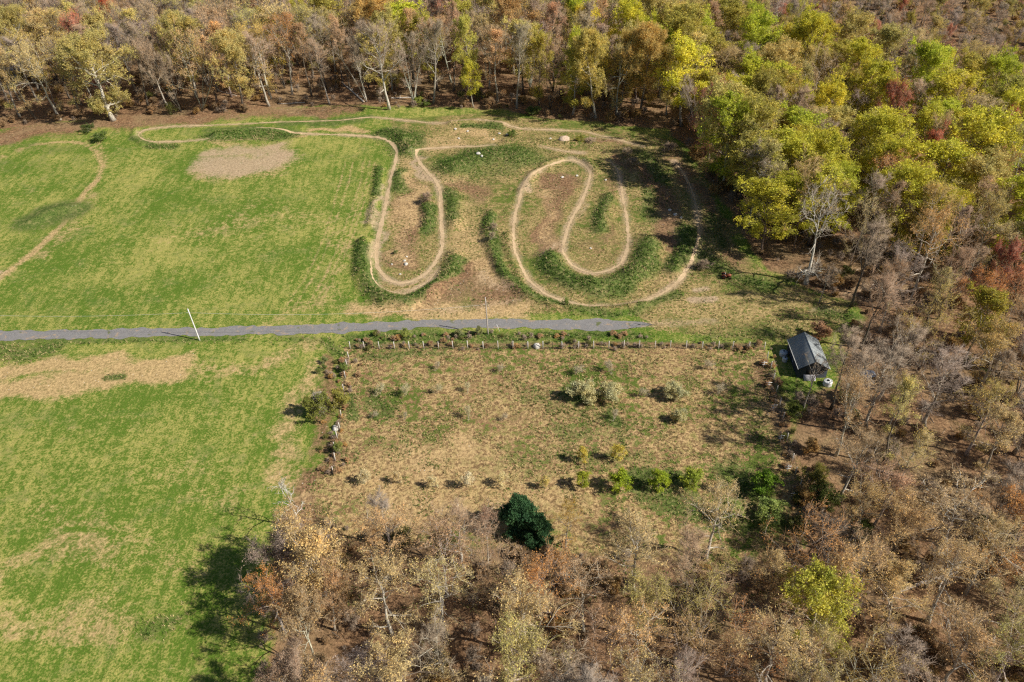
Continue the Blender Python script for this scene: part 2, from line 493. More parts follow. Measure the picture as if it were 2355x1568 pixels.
def mat_tint(name, rough=.85):
    """material whose colour is the mesh's own per-tuft tint"""
    t = NT(name)
    a = t.attr('tint')
    ri = t.n('ShaderNodeNewGeometry').outputs['Random Per Island']
    k = t.mix(1.0, a.outputs['Color'], t.mix(ri, (.65, .65, .65), (1.3, 1.3, 1.3)), 'MULTIPLY')
    return t.done(t.bsdf(k, rough, .1))


MB, MT, ML = mat_bark(), mat_twig(), mat_leaf()
IT, IL = mat_twig(True), mat_leaf(True)

# ------------------------------------------------------------------ mesh helpers


def mesh_from(name, verts, parts, mats, smooth_=False):
    """parts: list of (faces int array (n,k), material index)"""
    me = bpy.data.meshes.new(name)
    verts = np.asarray(verts, np.float32)
    me.vertices.add(len(verts))
    me.vertices.foreach_set('co', verts.ravel())
    loops, starts, totals, mi = [], [], [], []
    o = 0
    for f, m in parts:
        f = np.asarray(f, np.int32)
        if len(f) == 0:
            continue
        n, k = f.shape
        loops.append(f.ravel())
        starts.append(o + np.arange(n, dtype=np.int32) * k)
        totals.append(np.full(n, k, np.int32))
        mi.append(np.full(n, m, np.int32))
        o += n * k
    loops, starts, totals, mi = map(np.concatenate, (loops, starts, totals, mi))
    me.loops.add(len(loops))
    me.loops.foreach_set('vertex_index', loops)
    me.polygons.add(len(starts))
    me.polygons.foreach_set('loop_start', starts)
    me.polygons.foreach_set('loop_total', totals)
    me.polygons.foreach_set('material_index', mi)
    if smooth_:
        me.polygons.foreach_set('use_smooth', np.ones(len(starts), bool))
    for m in mats:
        me.materials.append(m)
    me.update(calc_edges=True)
    return me


class Acc:
    def __init__(s):
        s.v, s.q, s.t, s.n = [], [], [], 0

    def add(s, v, q=None, t=None):
        v = np.asarray(v, float).reshape(-1, 3)
        if q is not None and len(q):
            s.q.append(np.asarray(q, np.int64) + s.n)
        if t is not None and len(t):
            s.t.append(np.asarray(t, np.int64) + s.n)
        s.v.append(v)
        s.n += len(v)

    def tube(s, pts, rr, n=5, cap=True):
        pts, rr = np.asarray(pts, float), np.asarray(rr, float)
        k = len(pts)
        tg = np.gradient(pts, axis=0)
        tg /= np.linalg.norm(tg, axis=1)[:, None] + 1e-9
        ref = np.array([0, 0, 1.0]) if abs(tg[0][2]) < .9 else np.array([1.0, 0, 0])
        u = np.cross(tg, ref)
        u /= np.linalg.norm(u, axis=1)[:, None] + 1e-9
        w = np.cross(tg, u)
        a = np.arange(n) * 2 * math.pi / n
        ring = pts[:, None] + rr[:, None, None] * (np.cos(a)[None, :, None] * u[:, None] + np.sin(a)[None, :, None] * w[:, None])
        i, j = np.meshgrid(np.arange(k - 1), np.arange(n), indexing='ij')
        j2 = (j + 1) % n
        q = np.stack([i * n + j, i * n + j2, (i + 1) * n + j2, (i + 1) * n + j], -1).reshape(-1, 4)
        v = ring.reshape(-1, 3)
        t = None
        if cap:
            v = np.concatenate([v, pts[:1], pts[-1:]])
            jj = np.arange(n)
            t = np.concatenate([np.stack([np.full(n, k * n), (jj + 1) % n, jj], 1),
                                np.stack([np.full(n, k * n + 1), (k - 1) * n + jj, (k - 1) * n + (jj + 1) % n], 1)])
        s.add(v, q, t)

    def box(s, c, d, rz=0.0, rx=0.0):
        x, y, z = np.array(d) / 2
        v = np.array([[a * x, b * y, e * z] for e in (-1, 1) for b in (-1, 1) for a in (-1, 1)])
        if rx:
            cx, sx = math.cos(rx), math.sin(rx)
            v = v @ np.array([[1, 0, 0], [0, cx, -sx], [0, sx, cx]]).T
        ca, sa = math.cos(rz), math.sin(rz)
        v = v @ np.array([[ca, -sa, 0], [sa, ca, 0], [0, 0, 1]]).T + np.array(c)
        s.add(v, [[0, 2, 3, 1], [4, 5, 7, 6], [0, 1, 5, 4], [2, 6, 7, 3], [0, 4, 6, 2], [1, 3, 7, 5]])

    def lathe(s, prof, n=16, c=(0, 0, 0)):
        prof = np.array(prof, float)
        k = len(prof)
        a = np.arange(n) * 2 * math.pi / n
        v = np.stack([prof[:, 0:1] * np.cos(a), prof[:, 0:1] * np.sin(a), np.repeat(prof[:, 1:2], n, 1)], -1).reshape(-1, 3) + np.array(c)
        i, j = np.meshgrid(np.arange(k - 1), np.arange(n), indexing='ij')
        j2 = (j + 1) % n
        s.add(v, np.stack([i * n + j, i * n + j2, (i + 1) * n + j2, (i + 1) * n + j], -1).reshape(-1, 4))

    def mesh(s, name, mat, smooth_=False):
        parts = []
        if s.q:
            parts.append((np.concatenate(s.q), 0))
        if s.t:
            parts.append((np.concatenate(s.t), 0))
        return mesh_from(name, np.concatenate(s.v), parts, [mat], smooth_)


def cones(p0, p1, r, n=3):
    """thin tapering sticks; returns verts, tris"""
    d = p1 - p0
    d /= np.linalg.norm(d, axis=1)[:, None] + 1e-9
    ref = np.where(np.abs(d[:, 2:3]) < .9, np.array([[0, 0, 1.0]]), np.array([[1.0, 0, 0]]))
    u = np.cross(d, ref)
    u /= np.linalg.norm(u, axis=1)[:, None] + 1e-9
    w = np.cross(d, u)
    a = np.arange(n) * 2 * math.pi / n
    ring = p0[:, None] + r[:, None, None] * (np.cos(a)[None, :, None] * u[:, None] + np.sin(a)[None, :, None] * w[:, None])
    v = np.concatenate([ring, p1[:, None]], 1).reshape(-1, 3)
    b = (np.arange(len(p0)) * (n + 1))[:, None, None]
    jj = np.arange(n)
    t = np.stack([jj, (jj + 1) % n, np.full(n, n)], 1)[None] + b
    return v, t.reshape(-1, 3)


def leaves(c, size, g, upb=.3):
    n = len(c)
    a = g.normal(size=(n, 3))
    a[:, 2] *= .55
    a /= np.linalg.norm(a, axis=1)[:, None]
    b = g.normal(size=(n, 3))
    b[:, 2] *= upb
    b = np.cross(a, b)
    b /= np.linalg.norm(b, axis=1)[:, None] + 1e-9
    s = (size * g.uniform(.6, 1.35, n))[:, None]
    v = np.stack([c - a * s * .6, c + b * s * .38, c + a * s * .6, c - b * s * .38], 1).reshape(-1, 3)
    return v, np.arange(n * 4).reshape(-1, 4)


def link(name, me, parent=None, loc=(0, 0, 0)):
    o = bpy.data.objects.new(name, me)
    COL.objects.link(o)
    o.location = loc
    if parent is not None:
        o.parent = parent
    return o


def tag(o, label, cat, group=None, kind=None):
    if label:
        o['label'] = label
    if cat:
        o['category'] = cat
    if group:
        o['group'] = group
    if kind:
        o['kind'] = kind
    return o


def thing(name, label, cat, loc=(0, 0, 0), rz=0.0, group=None):
    o = bpy.data.objects.new(name, None)
    o.empty_display_size = .3
    COL.objects.link(o)
    o.location = loc
    o.rotation_euler = (0, 0, rz)
    return tag(o, label, cat, group)


# ------------------------------------------------------------------ ground sheet
def axis(lo, hi, step, far):
    a = list(np.arange(lo, hi + step * .5, step))
    s, v = step, a[-1]
    while v < far:
        s = min(s * 1.12, 60)
        v += s
        a.append(v)
    s, v, b = step, a[0], []
    while v > -far:
        s = min(s * 1.12, 60)
        v -= s
        b.append(v)
    return np.array(b[::-1] + a)


xs = axis(-128, 105, .45, 2600)
ys = axis(52, 268, .45, 2600)
X, Y = np.meshgrid(xs, ys)
x, y = X.ravel(), Y.ravel()
Z = ground_z(x, y)
wd = dist_line(x, y, np.concatenate([OPEN, OPEN[:1]])) * np.where(inside(x, y, OPEN), -1, 1)
wood_m = smooth(-2.5, 2.5, wd + (fbm(x, y, 6, 2, 4) - .5) * 5)
md_d = dist_line(x, y, np.concatenate([MEADOW, MEADOW[:1]])) * np.where(inside(x, y, MEADOW), 1, -1)
meadow_m = smooth(-1.2, 1.2, md_d)
# rougher half-mown ground between the tracks
ROUGH = gl([(880, 270), (1100, 255), (1400, 285), (1560, 320), (1640, 420), (1700, 560), (1800, 640), (1980, 700),
            (1925, 800), (1770, 800), (1500, 770), (1450, 730), (840, 735), (850, 620), (890, 430), (905, 330)])
rg_d = dist_line(x, y, np.concatenate([ROUGH, ROUGH[:1]])) * np.where(inside(x, y, ROUGH), 1, -1)
meadow_m = np.maximum(meadow_m, .56 * smooth(-2, 3, rg_d))
mk = {k: mask_of(k, x, y) for k in LINES}
shoulder = np.zeros(x.shape)
for tr in TRACKS:
    shoulder = np.maximum(shoulder, .72 * (.35 + .9 * fbm(x, y, 6, 2, 55)) * (1 - smooth(.4, 2.6, dist_line(x, y, gl(tr)))))
mk['soil'] = np.maximum(mk['soil'], shoulder)
nx, ny = len(xs), len(ys)
I, J = np.meshgrid(np.arange(nx - 1), np.arange(ny - 1))
b0 = (J * nx + I).ravel()
gm = mesh_from('ground', np.stack([x, y, Z], 1), [(np.stack([b0, b0 + 1, b0 + 1 + nx, b0 + nx], 1), 0)], [mat_ground()], True)
for nm, ch in (('masks', (mk['lush'], mk['dry'], mk['litter'])), ('zones', (mk['soil'], meadow_m, wood_m))):
    at_ = gm.color_attributes.new(nm, 'FLOAT_COLOR', 'POINT')
    at_.data.foreach_set('color', np.stack([*ch, np.ones(len(x))], 1).astype(np.float32).ravel())
ground = link('ground', gm)
tag(ground, None, None, None, 'structure')


def sheet_z(x, y):
    """height of the ground sheet itself (bilinear)"""
    i = np.clip(np.searchsorted(xs, x) - 1, 0, nx - 2)
    j = np.clip(np.searchsorted(ys, y) - 1, 0, ny - 2)
    fx, fy = (x - xs[i]) / (xs[i + 1] - xs[i]), (y - ys[j]) / (ys[j + 1] - ys[j])
    z = Z.reshape(ny, nx)
    return (z[j, i] * (1 - fx) + z[j, i + 1] * fx) * (1 - fy) + (z[j + 1, i] * (1 - fx) + z[j + 1, i + 1] * fx) * fy


def resample(pl, step):
    d = np.r_[0, np.cumsum(np.hypot(*np.diff(pl, axis=0).T))]
    s = np.arange(0, d[-1], step)
    # smooth with Catmull-like averaging
    q = np.stack([np.interp(s, d, pl[:, 0]), np.interp(s, d, pl[:, 1])], 1)
    k = max(1, int(2.2 / step))
    ker = np.ones(2 * k + 1) / (2 * k + 1)
    pad = np.pad(q, ((k, k), (0, 0)), 'edge')
    return np.stack([np.convolve(pad[:, i], ker, 'valid') for i in (0, 1)], 1)


def ribbon(name, L, Rr, m, lift, nc=7, ragged=0.0):
    """strip between left and right edge polylines, draped on the ground"""
    f = np.linspace(0, 1, nc)[None, :, None]
    p = L[:, None] * (1 - f) + Rr[:, None] * f
    k = len(L)
    if ragged:
        fall = np.exp(-(k - 1 - np.arange(k)) / 9.0)[:, None]
        wob = (fbm(np.arange(nc) * 1.0, np.zeros(nc), 1.7, 3, 77) - .55)[None, :] * ragged
        p = p.copy()
        p[..., 0] += fall * wob
    px_, py_ = p[..., 0].ravel(), p[..., 1].ravel()
    z = sheet_z(px_, py_) + lift
    i, j = np.meshgrid(np.arange(k - 1), np.arange(nc - 1), indexing='ij')
    q = np.stack([i * nc + j, (i + 1) * nc + j, (i + 1) * nc + j + 1, i * nc + j + 1], -1).reshape(-1, 4)
    o = link(name, mesh_from(name, np.stack([px_, py_, z], 1), [(q, 0)], [m], True))
    return tag(o, None, None, None, 'structure')


MD = mat_dirt()
for n_, (tr, tw) in enumerate(zip(TRACKS, TW)):
    q = resample(gl(tr), .3)
    tg = np.gradient(q, axis=0)
    tg /= np.linalg.norm(tg, axis=1)[:, None] + 1e-9
    nn = np.stack([-tg[:, 1], tg[:, 0]], 1)
    s = np.arange(len(q)) * .3
    end = np.minimum(1, np.minimum(s, s[::-1]) / 4 + .05)[:, None]
    hw = lambda sd: (tw * (.15 + 1.15 * fbm(s, s * 0 + sd, 6, 3, sd)) + (fbm(s, s * 0, .9, 2, sd + 5) - .5) * .5)[:, None] * end
    ribbon('dirt_track', q + nn * hw(3), q - nn * hw(8), MD, .035)
top = gl([(-260, 765), (-120, 762), (0, 759), (200, 760), (333, 757), (467, 754), (600, 749), (785, 742.5), (952, 738), (1085, 735),
          (1218, 736), (1385, 734), (1440, 737), (1468, 741), (1490, 746)])
bot = gl([(-260, 782), (-120, 783), (0, 782), (167, 781), (300, 778.7), (400, 773), (533, 770), (667, 768), (785, 766), (885, 758.7),
          (985, 754), (1118, 753), (1252, 755), (1352, 759), (1402, 761), (1450, 758), (1488, 750)])
u_ = np.linspace(0, 1, 420)


def resamp_n(pl, u):
    d = np.r_[0, np.cumsum(np.hypot(*np.diff(pl, axis=0).T))]
    return np.stack([np.interp(u * d[-1], d, pl[:, 0]), np.interp(u * d[-1], d, pl[:, 1])], 1)


tp, bt = resamp_n(top, u_), resamp_n(bot, u_)
jit = lambda sd: np.stack([u_ * 0, (fbm(u_ * 160, u_ * 0, 2.2, 3, sd) - .5) * 1.5], 1)
tp, bt = tp + jit(4), bt + jit(9)
ribbon('gravel_road', tp, bt, mat_road(), .05, 25, 9.0)

# ------------------------------------------------------------------ tree makers


def ell_hit(p, d, c, rx, rz):
    s = np.array([1 / rx, 1 / rx, 1 / rz])
    P_, D_ = (p - c) * s, d * s
    a, b, cc = D_ @ D_, P_ @ D_, P_ @ P_ - 1
    disc = b * b - a * cc
    if disc <= 0:
        return rx * .45
    t = (-b + math.sqrt(disc)) / a
    return t if t > .3 else rx * .35


def nrm(v):
    return v / (np.linalg.norm(v) + 1e-9)


def grow(name, seed, H, cr, cb, nl, el=(20, 60), n2=6, n3=5, n4=6, twl=.95, twr=.017, lpt=0.0, ls=.2, r_=None,
         topf=.8, limbk=.64, low=0, bush=False, l2r=.35, clump=(.2, 1.5), crook=.16):
    g = np.random.default_rng(seed)
    A = Acc()
    c = np.array([0, 0, (cb + 1) / 2 * H])
    rz_ = (1 - cb) / 2 * H * 1.03
    r_ = r_ or H * .0135 + .05
    limbs = []
    nst = g.integers(3, 6) if bush else 1
    stems = []
    for k in range(nst):
        m = 9
        zz = np.linspace(0, topf * H, m)
        lean = g.normal(0, .02 + (.22 if bush else 0), 2)
        wob = np.cumsum(g.normal(0, H * .006, (m, 2)), 0) + zz[:, None] * lean
        wob -= wob[0]
        p = np.c_[wob, zz]
        rr = r_ * (1 - .82 * np.linspace(0, 1, m) ** .9) * (.6 if bush else 1)
        rr[0] *= 1.45
        A.tube(p, rr, 7 if not bush else 5)
        stems.append((p, rr))
    az = g.uniform(0, 6.28)
    for i in range(nl):
        p, rr = stems[i % nst]
        f = cb * .9 + (1 - cb * .9) * ((i + g.uniform(0, .8)) / nl) if not low or i >= low else g.uniform(min(.14, cb * .8), cb)
        f = min(f, topf * .98)
        k = f / topf * (len(p) - 1)
        a_ = int(k)
        b_ = min(a_ + 1, len(p) - 1)
        st = p[a_] * (1 - k + a_) + p[b_] * (k - a_)
        r1 = (rr[a_] * (1 - k + a_) + rr[b_] * (k - a_)) * limbk
        az += 2.4 + g.normal(0, .35)
        e = rad(el[0] + (el[1] - el[0]) * (f - cb) / (1.0001 - cb) + g.normal(0, 8)) if f >= cb else rad(g.uniform(0, 18))
        d = np.array([math.cos(az) * math.cos(e), math.sin(az) * math.cos(e), math.sin(e)])
        L = ell_hit(st, d, c, cr, rz_) * g.uniform(.74, 1.06)
        m = 7
        pts, dd = [st], d.copy()
        for j in range(m - 1):
            dd = nrm(dd + g.normal(0, crook, 3) + np.array([0, 0, .05]))
            pts.append(pts[-1] + dd * L / (m - 1))
        pts = np.array(pts)
        rl = r1 * (1 - .85 * np.linspace(0, 1, m))
        A.tube(pts, rl, 5, False)
        limbs.append((pts, rl, L))
    # second order
    p3, q3, c3 = [], [], []
    for pts, rl, L in limbs + [(s[0][len(s[0]) // 2:], s[1][len(s[0]) // 2:], topf * H * .5) for s in stems]:
        m = len(pts)
        for j in range(n2):
            f = .22 + .78 * (j + g.uniform(.1, .95)) / n2
            k = min(f * (m - 1), m - 1.001)
            a_ = int(k)
            st = pts[a_] * (1 - k + a_) + pts[a_ + 1] * (k - a_)
            tgt = nrm(pts[a_ + 1] - pts[a_])
            out = nrm(st - c)
            d = nrm(tgt * .6 + g.normal(0, .55, 3) + out * .25 + np.array([0, 0, .22]))
            L2 = max(.5, min(ell_hit(st, d, c, cr, rz_) * .95, L * l2r * g.uniform(.6, 1.25)))
            mm = 4
            q, dd = [st], d.copy()
            for _ in range(mm - 1):
                dd = nrm(dd + g.normal(0, crook * 1.3, 3) + np.array([0, 0, .04]))
                q.append(q[-1] + dd * L2 / (mm - 1))
            q = np.array(q)
            A.tube(q, np.linspace(max(rl[a_] * .66, .034), .016, mm), 3, False)
            w = g.uniform(*clump)
            for h in range(n3):
                k2 = min((.25 + .75 * (h + g.uniform(0, 1)) / n3) * (mm - 1), mm - 1.001)
                b_ = int(k2)
                s3 = q[b_] * (1 - k2 + b_) + q[b_ + 1] * (k2 - b_)
                d3 = nrm(nrm(q[b_ + 1] - q[b_]) * .7 + g.normal(0, .5, 3) + np.array([0, 0, .12]))
                p3.append(s3)
                q3.append(s3 + d3 * L2 * g.uniform(.3, .6))
                c3.append(w)
    p3, q3, c3 = np.array(p3), np.array(q3), np.array(c3)
    n = len(p3)
    v3, t3 = cones(p3, q3, np.full(n, twr * 2.5))
    # twigs
    rep = np.repeat(np.arange(n), n4)
    f = g.uniform(.2, 1, len(rep))[:, None]
    s4 = p3[rep] * (1 - f) + q3[rep] * f
    d4 = (q3 - p3)[rep]
    d4 /= np.linalg.norm(d4, axis=1)[:, None] + 1e-9
    d4 = d4 * .75 + g.normal(0, .5, d4.shape) + np.array([0, 0, .15])
    d4 /= np.linalg.norm(d4, axis=1)[:, None]
    e4 = s4 + d4 * (twl * g.uniform(.5, 1.3, len(rep)))[:, None]
    v4, t4 = cones(s4, e4, twr * g.uniform(.7, 1.2, len(rep)))
    V, parts = [v3, v4], [(t3, 0), (t4 + len(v3), 1)]
    if lpt > 0:
        cnt = g.poisson(lpt * c3[rep])
        r5 = np.repeat(np.arange(len(rep)), cnt)
        ff = g.uniform(.35, 1.08, len(r5))[:, None]
        cc = s4[r5] * (1 - ff) + e4[r5] * ff + g.normal(0, ls * .55, (len(r5), 3))
        v5, q5 = leaves(cc, ls, g)
        V.append(v5)
        parts.append((q5 + len(v3) + len(v4), 2))
    crown = mesh_from(name + '_crown', np.concatenate(V), parts, [MB, MT, ML])
    trunk = A.mesh(name + '_trunk', MB, True)
    return dict(trunk=trunk, crown=crown, H=H, cr=cr, cb=cb)


PROTO = {
    'oak': [grow('oak', 101, 20, 8.6, .24, 15, (14, 66), n2=8, n3=5, n4=6, lpt=1.5, ls=.19, low=3, twl=1.0, twr=.014, r_=.42, l2r=.4, crook=.2),
            grow('oak', 102, 20, 7.4, .30, 13, (20, 68), n2=7, n3=5, n4=6, lpt=1.6, ls=.18, low=1, twl=1.0, twr=.013, r_=.36, l2r=.42, crook=.2),
            grow('oak', 103, 20, 6.4, .36, 12, (28, 70), n2=7, n3=5, n4=6, lpt=1.1, ls=.18, low=1, twl=.95, twr=.013, r_=.30, l2r=.42, crook=.18)],
    'dome': [grow('dome', 111, 24, 11.5, .20, 22, (0, 66), n2=10, n3=6, n4=6, lpt=4.6, ls=.24, low=6, twl=1.25, twr=.022, r_=.62, l2r=.36, crook=.2, clump=(.5, 1.5)),
             grow('dome', 112, 24, 9.0, .34, 18, (10, 68), n2=9, n3=6, n4=6, lpt=5.0, ls=.23, low=2, twl=1.15, twr=.02, r_=.46, l2r=.38, crook=.18, clump=(.5, 1.5))],
    'bare': [grow('bare', 201, 20, 5.4, .30, 12, (42, 76), n2=8, n3=6, n4=6, lpt=.12, ls=.16, twl=1.0, twr=.014, r_=.30),
             grow('bare', 202, 20, 4.4, .40, 11, (46, 78), n2=8, n3=6, n4=6, lpt=.0, ls=.16, twl=.9, twr=.014, r_=.25, low=1),
             grow('bare', 203, 20, 6.6, .26, 13, (32, 74), n2=8, n3=6, n4=6, lpt=.3, ls=.17, twl=1.1, twr=.015, r_=.34)],
    'tall': [grow('tall', 301, 24, 4.8, .42, 14, (24, 72), n2=7, n3=5, n4=6, lpt=1.2, ls=.22, twl=1.0, twr=.017, r_=.32, low=3, topf=.9),
             grow('tall', 302, 24, 4.2, .48, 13, (28, 72), n2=7, n3=5, n4=6, lpt=1.7, ls=.22, twl=.95, twr=.017, r_=.29, low=2, topf=.9),
             grow('tall', 303, 24, 5.4, .38, 14, (24, 70), n2=7, n3=5, n4=6, lpt=.6, ls=.2, twl=1.05, twr=.018, r_=.34, low=3, topf=.9)],
    'leafy': [grow('leafy', 401, 20, 6.4, .24, 15, (8, 66), n2=8, n3=5, n4=6, lpt=3.9, ls=.25, twl=1.0, twr=.014, r_=.30, low=2, clump=(.15, 1.8), l2r=.42),
              grow('leafy', 402, 20, 5.4, .32, 14, (16, 70), n2=8, n3=5, n4=6, lpt=4.2, ls=.25, twl=.95, twr=.014, r_=.27, clump=(.1, 1.8), l2r=.42),
              grow('leafy', 403, 20, 7.6, .22, 17, (6, 62), n2=8, n3=5, n4=6, lpt=3.6, ls=.26, twl=1.1, twr=.014, r_=.34, low=2, clump=(.15, 1.9), l2r=.42)],
    'dense': [grow('dense', 121, 16, 7.2, .14, 15, (18, 72), n2=9, n3=6, n4=8, lpt=.9, ls=.17, twl=1.1, twr=.020, r_=.30, low=3),
              grow('dense', 122, 16, 6.0, .22, 13, (26, 74), n2=9, n3=6, n4=7, lpt=1.6, ls=.19, twl=1.0, twr=.018, r_=.27, low=2)],
    'airy': [grow('airy', 131, 18, 5, .36, 9, (45, 76), n2=5, n3=4, n4=4, lpt=0, twl=.9, twr=.012, r_=.24)],
    'wisp': [grow('wisp', 611, 3, 1.7, .1, 10, (25, 75), n2=4, n3=3, n4=4, lpt=1.3, ls=.12, twl=.45, twr=.009, r_=.04, bush=True, topf=.7),
             grow('wisp', 612, 3, 1.5, .1, 10, (25, 75), n2=4, n3=3, n4=4, lpt=2.2, ls=.15, twl=.4, twr=.008, r_=.04, bush=True, topf=.75)],
    'dead': [grow('dead', 501, 12, 4.6, .28, 9, (15, 60), n2=4, n3=2, n4=1, twl=.7, twr=.022, r_=.26, crook=.34, l2r=.5),
             grow('dead', 502, 22, 11.5, .14, 16, (0, 62), n2=7, n3=4, n4=4, lpt=.0, twl=1.1, twr=.026, r_=.46, crook=.3, low=7, l2r=.42, limbk=.8, topf=.7)],
    'shrub': [grow('shrub', 601, 3.2, 1.7, .10, 14, (25, 75), n2=5, n3=4, n4=6, lpt=4.5, ls=.15, twl=.42, twr=.012, r_=.05, bush=True, topf=.7),
              grow('shrub', 602, 3.2, 1.9, .08, 14, (20, 70), n2=5, n3=4, n4=5, lpt=4.0, ls=.14, twl=.4, twr=.010, r_=.05, bush=True, topf=.7),
              grow('shrub', 603, 3.2, 1.6, .08, 14, (25, 75), n2=5, n3=4, n4=6, lpt=.15, ls=.10, twl=.5, twr=.012, r_=.05, bush=True, topf=.7)],
    'young': [grow('young', 701, 5, 1.75, .22, 12, (20, 72), n2=5, n3=4, n4=5, lpt=4.6, ls=.17, twl=.42, twr=.010, r_=.08, topf=.85),
              grow('young', 702, 5, 1.5, .20, 12, (25, 75), n2=5, n3=4, n4=4, lpt=2.6, ls=.19, twl=.42, twr=.010, r_=.07, topf=.85)],
    'ever': [grow('ever', 801, 9, 3.3, .06, 26, (-4, 50), n2=7, n3=6, n4=5, lpt=7.5, ls=.26, twl=.6, twr=.014, r_=.16, topf=.92, clump=(.5, 1.7), l2r=.4)],
}

PROTO['oak'] += [grow('oak', 104, 20, 5.6, .44, 11, (30, 74), n2=7, n3=5, n4=6, lpt=1.3, ls=.18, low=2, twl=.95, twr=.013, r_=.27, l2r=.42, crook=.24),
                 grow('oak', 105, 20, 8.0, .2, 10, (24, 66), n2=7, n3=5, n4=6, lpt=.9, ls=.17, twl=1.0, twr=.013, r_=.24, l2r=.42, crook=.22, bush=True, topf=.72)]
PROTO['bare'] += [grow('bare', 204, 20, 6.0, .22, 12, (34, 74), n2=7, n3=6, n4=6, lpt=.2, ls=.16, twl=1.0, twr=.014, r_=.25, bush=True, topf=.74),
                  grow('bare', 205, 20, 3.8, .46, 10, (36, 74), n2=7, n3=5, n4=6, lpt=.5, ls=.17, twl=.9, twr=.013, r_=.2, low=2, crook=.24)]
GREYBARK, PALEBARK, DARKBARK = (.46, .42, .36), (.62, .58, .51), (.18, .15, .125)
C_TAN, C_GOLD, C_STRAW = (.60, .42, .20), (.60, .48, .15), (.66, .52, .26)
C_YG, C_LIME, C_OLIVE, C_KHAKI = (.60, .575, .07), (.50, .56, .06), (.46, .41, .09), (.54, .47, .17)
C_BARE, C_PURP, C_BROWN = (.42, .325, .235), (.39, .31, .275), (.51, .345, .205)
C_RED, C_ORANGE, C_MAROON = (.57, .21, .12), (.60, .31, .11), (.50, .085, .08)
C_EVER = (.06, .145, .065)
KIND = {  # kind: (proto, colour list, bark list, object name)
    'tan': ('oak', [C_TAN, C_STRAW, C_BROWN], [GREYBARK, PALEBARK, DARKBARK], 'budding_tree'),
    'gold': ('oak', [C_GOLD, C_KHAKI], [GREYBARK, DARKBARK, PALEBARK], 'budding_tree'),
    'bare': ('bare', [C_BARE, C_PURP, C_BROWN], [GREYBARK, DARKBARK, PALEBARK], 'bare_tree'),
    'tall': ('tall', [C_KHAKI, C_BROWN, C_TAN, C_BARE], [DARKBARK, GREYBARK], 'tall_tree'),
    'yg': ('leafy', [C_YG, C_LIME, C_YG], [DARKBARK, GREYBARK], 'leafing_tree'),
    'olive': ('leafy', [C_OLIVE, C_KHAKI], [DARKBARK, GREYBARK], 'leafing_tree'),
    'red': ('dense', [C_RED], [GREYBARK, DARKBARK], 'red_budded_tree'),
    'orange': ('oak', [C_ORANGE], [GREYBARK, DARKBARK], 'orange_budded_tree'),
}
DESC = {'tan': 'tan-budded', 'gold': 'gold-budded', 'bare': 'leafless grey', 'tall': 'tall thin', 'yg': 'yellow-green leafing',
        'olive': 'olive-green leafing', 'red': 'red-budded', 'orange': 'orange-budded'}


def put_tree(name, proto, idx, loc, H, Wd, col, bark, label, cat='tree', group=None, rz=None, lean=None):
    p = PROTO[proto][idx]
    g = random
    e = thing(name, label, cat, loc, g.uniform(0, 6.28) if rz is None else rz, group)
    s = H / p['H']
    sx = Wd / (2 * p['cr'])
    e.scale = (sx, sx, s)
    if H > 9:
        e.rotation_euler = (g.gauss(0, .05), g.gauss(0, .05), e.rotation_euler[2])
    t = link('trunk', p['trunk'], e)
    t.color = (*bark, 1)
    c = link('crown', p['crown'], e)
    c.color = (*col, 1)
    return e


TREES = []   # dicts, individuals and mass


def jitter(c, k=.12):
    b = random.uniform(1 - k, 1 + k)
    return tuple(min(1, v * b * random.uniform(1 - k * .5, 1 + k * .5)) for v in c)


def hero(kind, cx, cy, H, Wd, label, col=None, bark=None, idx=None, zf=.62, name=None, base=None, proto=None):
    z = zf * H
    q = G(base[0], base[1]) if base else G(cx, cy, z)
    if proto == 'dome':
        zf = .72 if 'huge' not in label else .58
        q = G(cx, cy, zf * H)
    if q[1] > 225 and not base:
        H *= 1.1
        q = G(cx, cy, zf * H)
    TREES.append(dict(kind=kind, x=float(q[0]), y=float(q[1]), H=H, W=Wd, label=label, col=col, bark=bark, idx=idx, name=name, hero=True, proto=proto))


# far edge
hero('gold', 222, 170, 27, 30, 'huge spreading oak with pale low limbs and khaki buds at field corner', C_KHAKI, PALEBARK, 0, .55, proto='dome')
hero('gold', 528, 128, 25, 19, 'round golden-budded tree with dark trunk, nearest the field middle', (.64, .54, .22), DARKBARK, 1, proto='dome')
hero('gold', 412, 88, 28, 20, 'olive-gold tree towering over the edge left of the round golden one', C_KHAKI, GREYBARK, 1, proto='dome')
hero('orange', 648, 105, 27, 16, 'orange-topped tree with forked white trunk at the far field edge', C_ORANGE, PALEBARK, 2)
hero('bare', 878, 125, 29, 20, 'big silvery leafless tree with drooping low limbs above the track', C_BARE, (.66, .62, .56), 2)
hero('yg', 1085, 190, 15, 9, 'short bright yellow-olive tree at the forest edge above the mounds', (.58, .55, .07), GREYBARK, 1, .55)
hero('gold', 105, 190, 17, 7.5, 'narrow mustard-yellow tree left of the huge spreading oak', (.66, .50, .07), GREYBARK, 1, .5)
hero('gold', 868, 45, 26, 21, 'large orange-gold dome behind the silvery leafless tree', (.66, .46, .16), GREYBARK, 1, proto='dome')
hero('red', 1005, 14, 22, 13, 'dark crimson tree at the top edge of the far wood', C_MAROON, DARKBARK, 0)
hero('orange', 1178, 40, 27, 22, 'broad russet tree with pale forked limbs in the far wood top', (.56, .38, .17), GREYBARK, 0, proto='dome')
hero('olive', 1068, 115, 26, 11, 'slim yellowish tree between grey crowns above the mounds', (.56, .54, .13), GREYBARK, 1)
hero('gold', 1375, 130, 27, 17, 'golden tree with white trunk on the forest edge above winding loop', (.62, .52, .15), PALEBARK, 1, proto='dome')
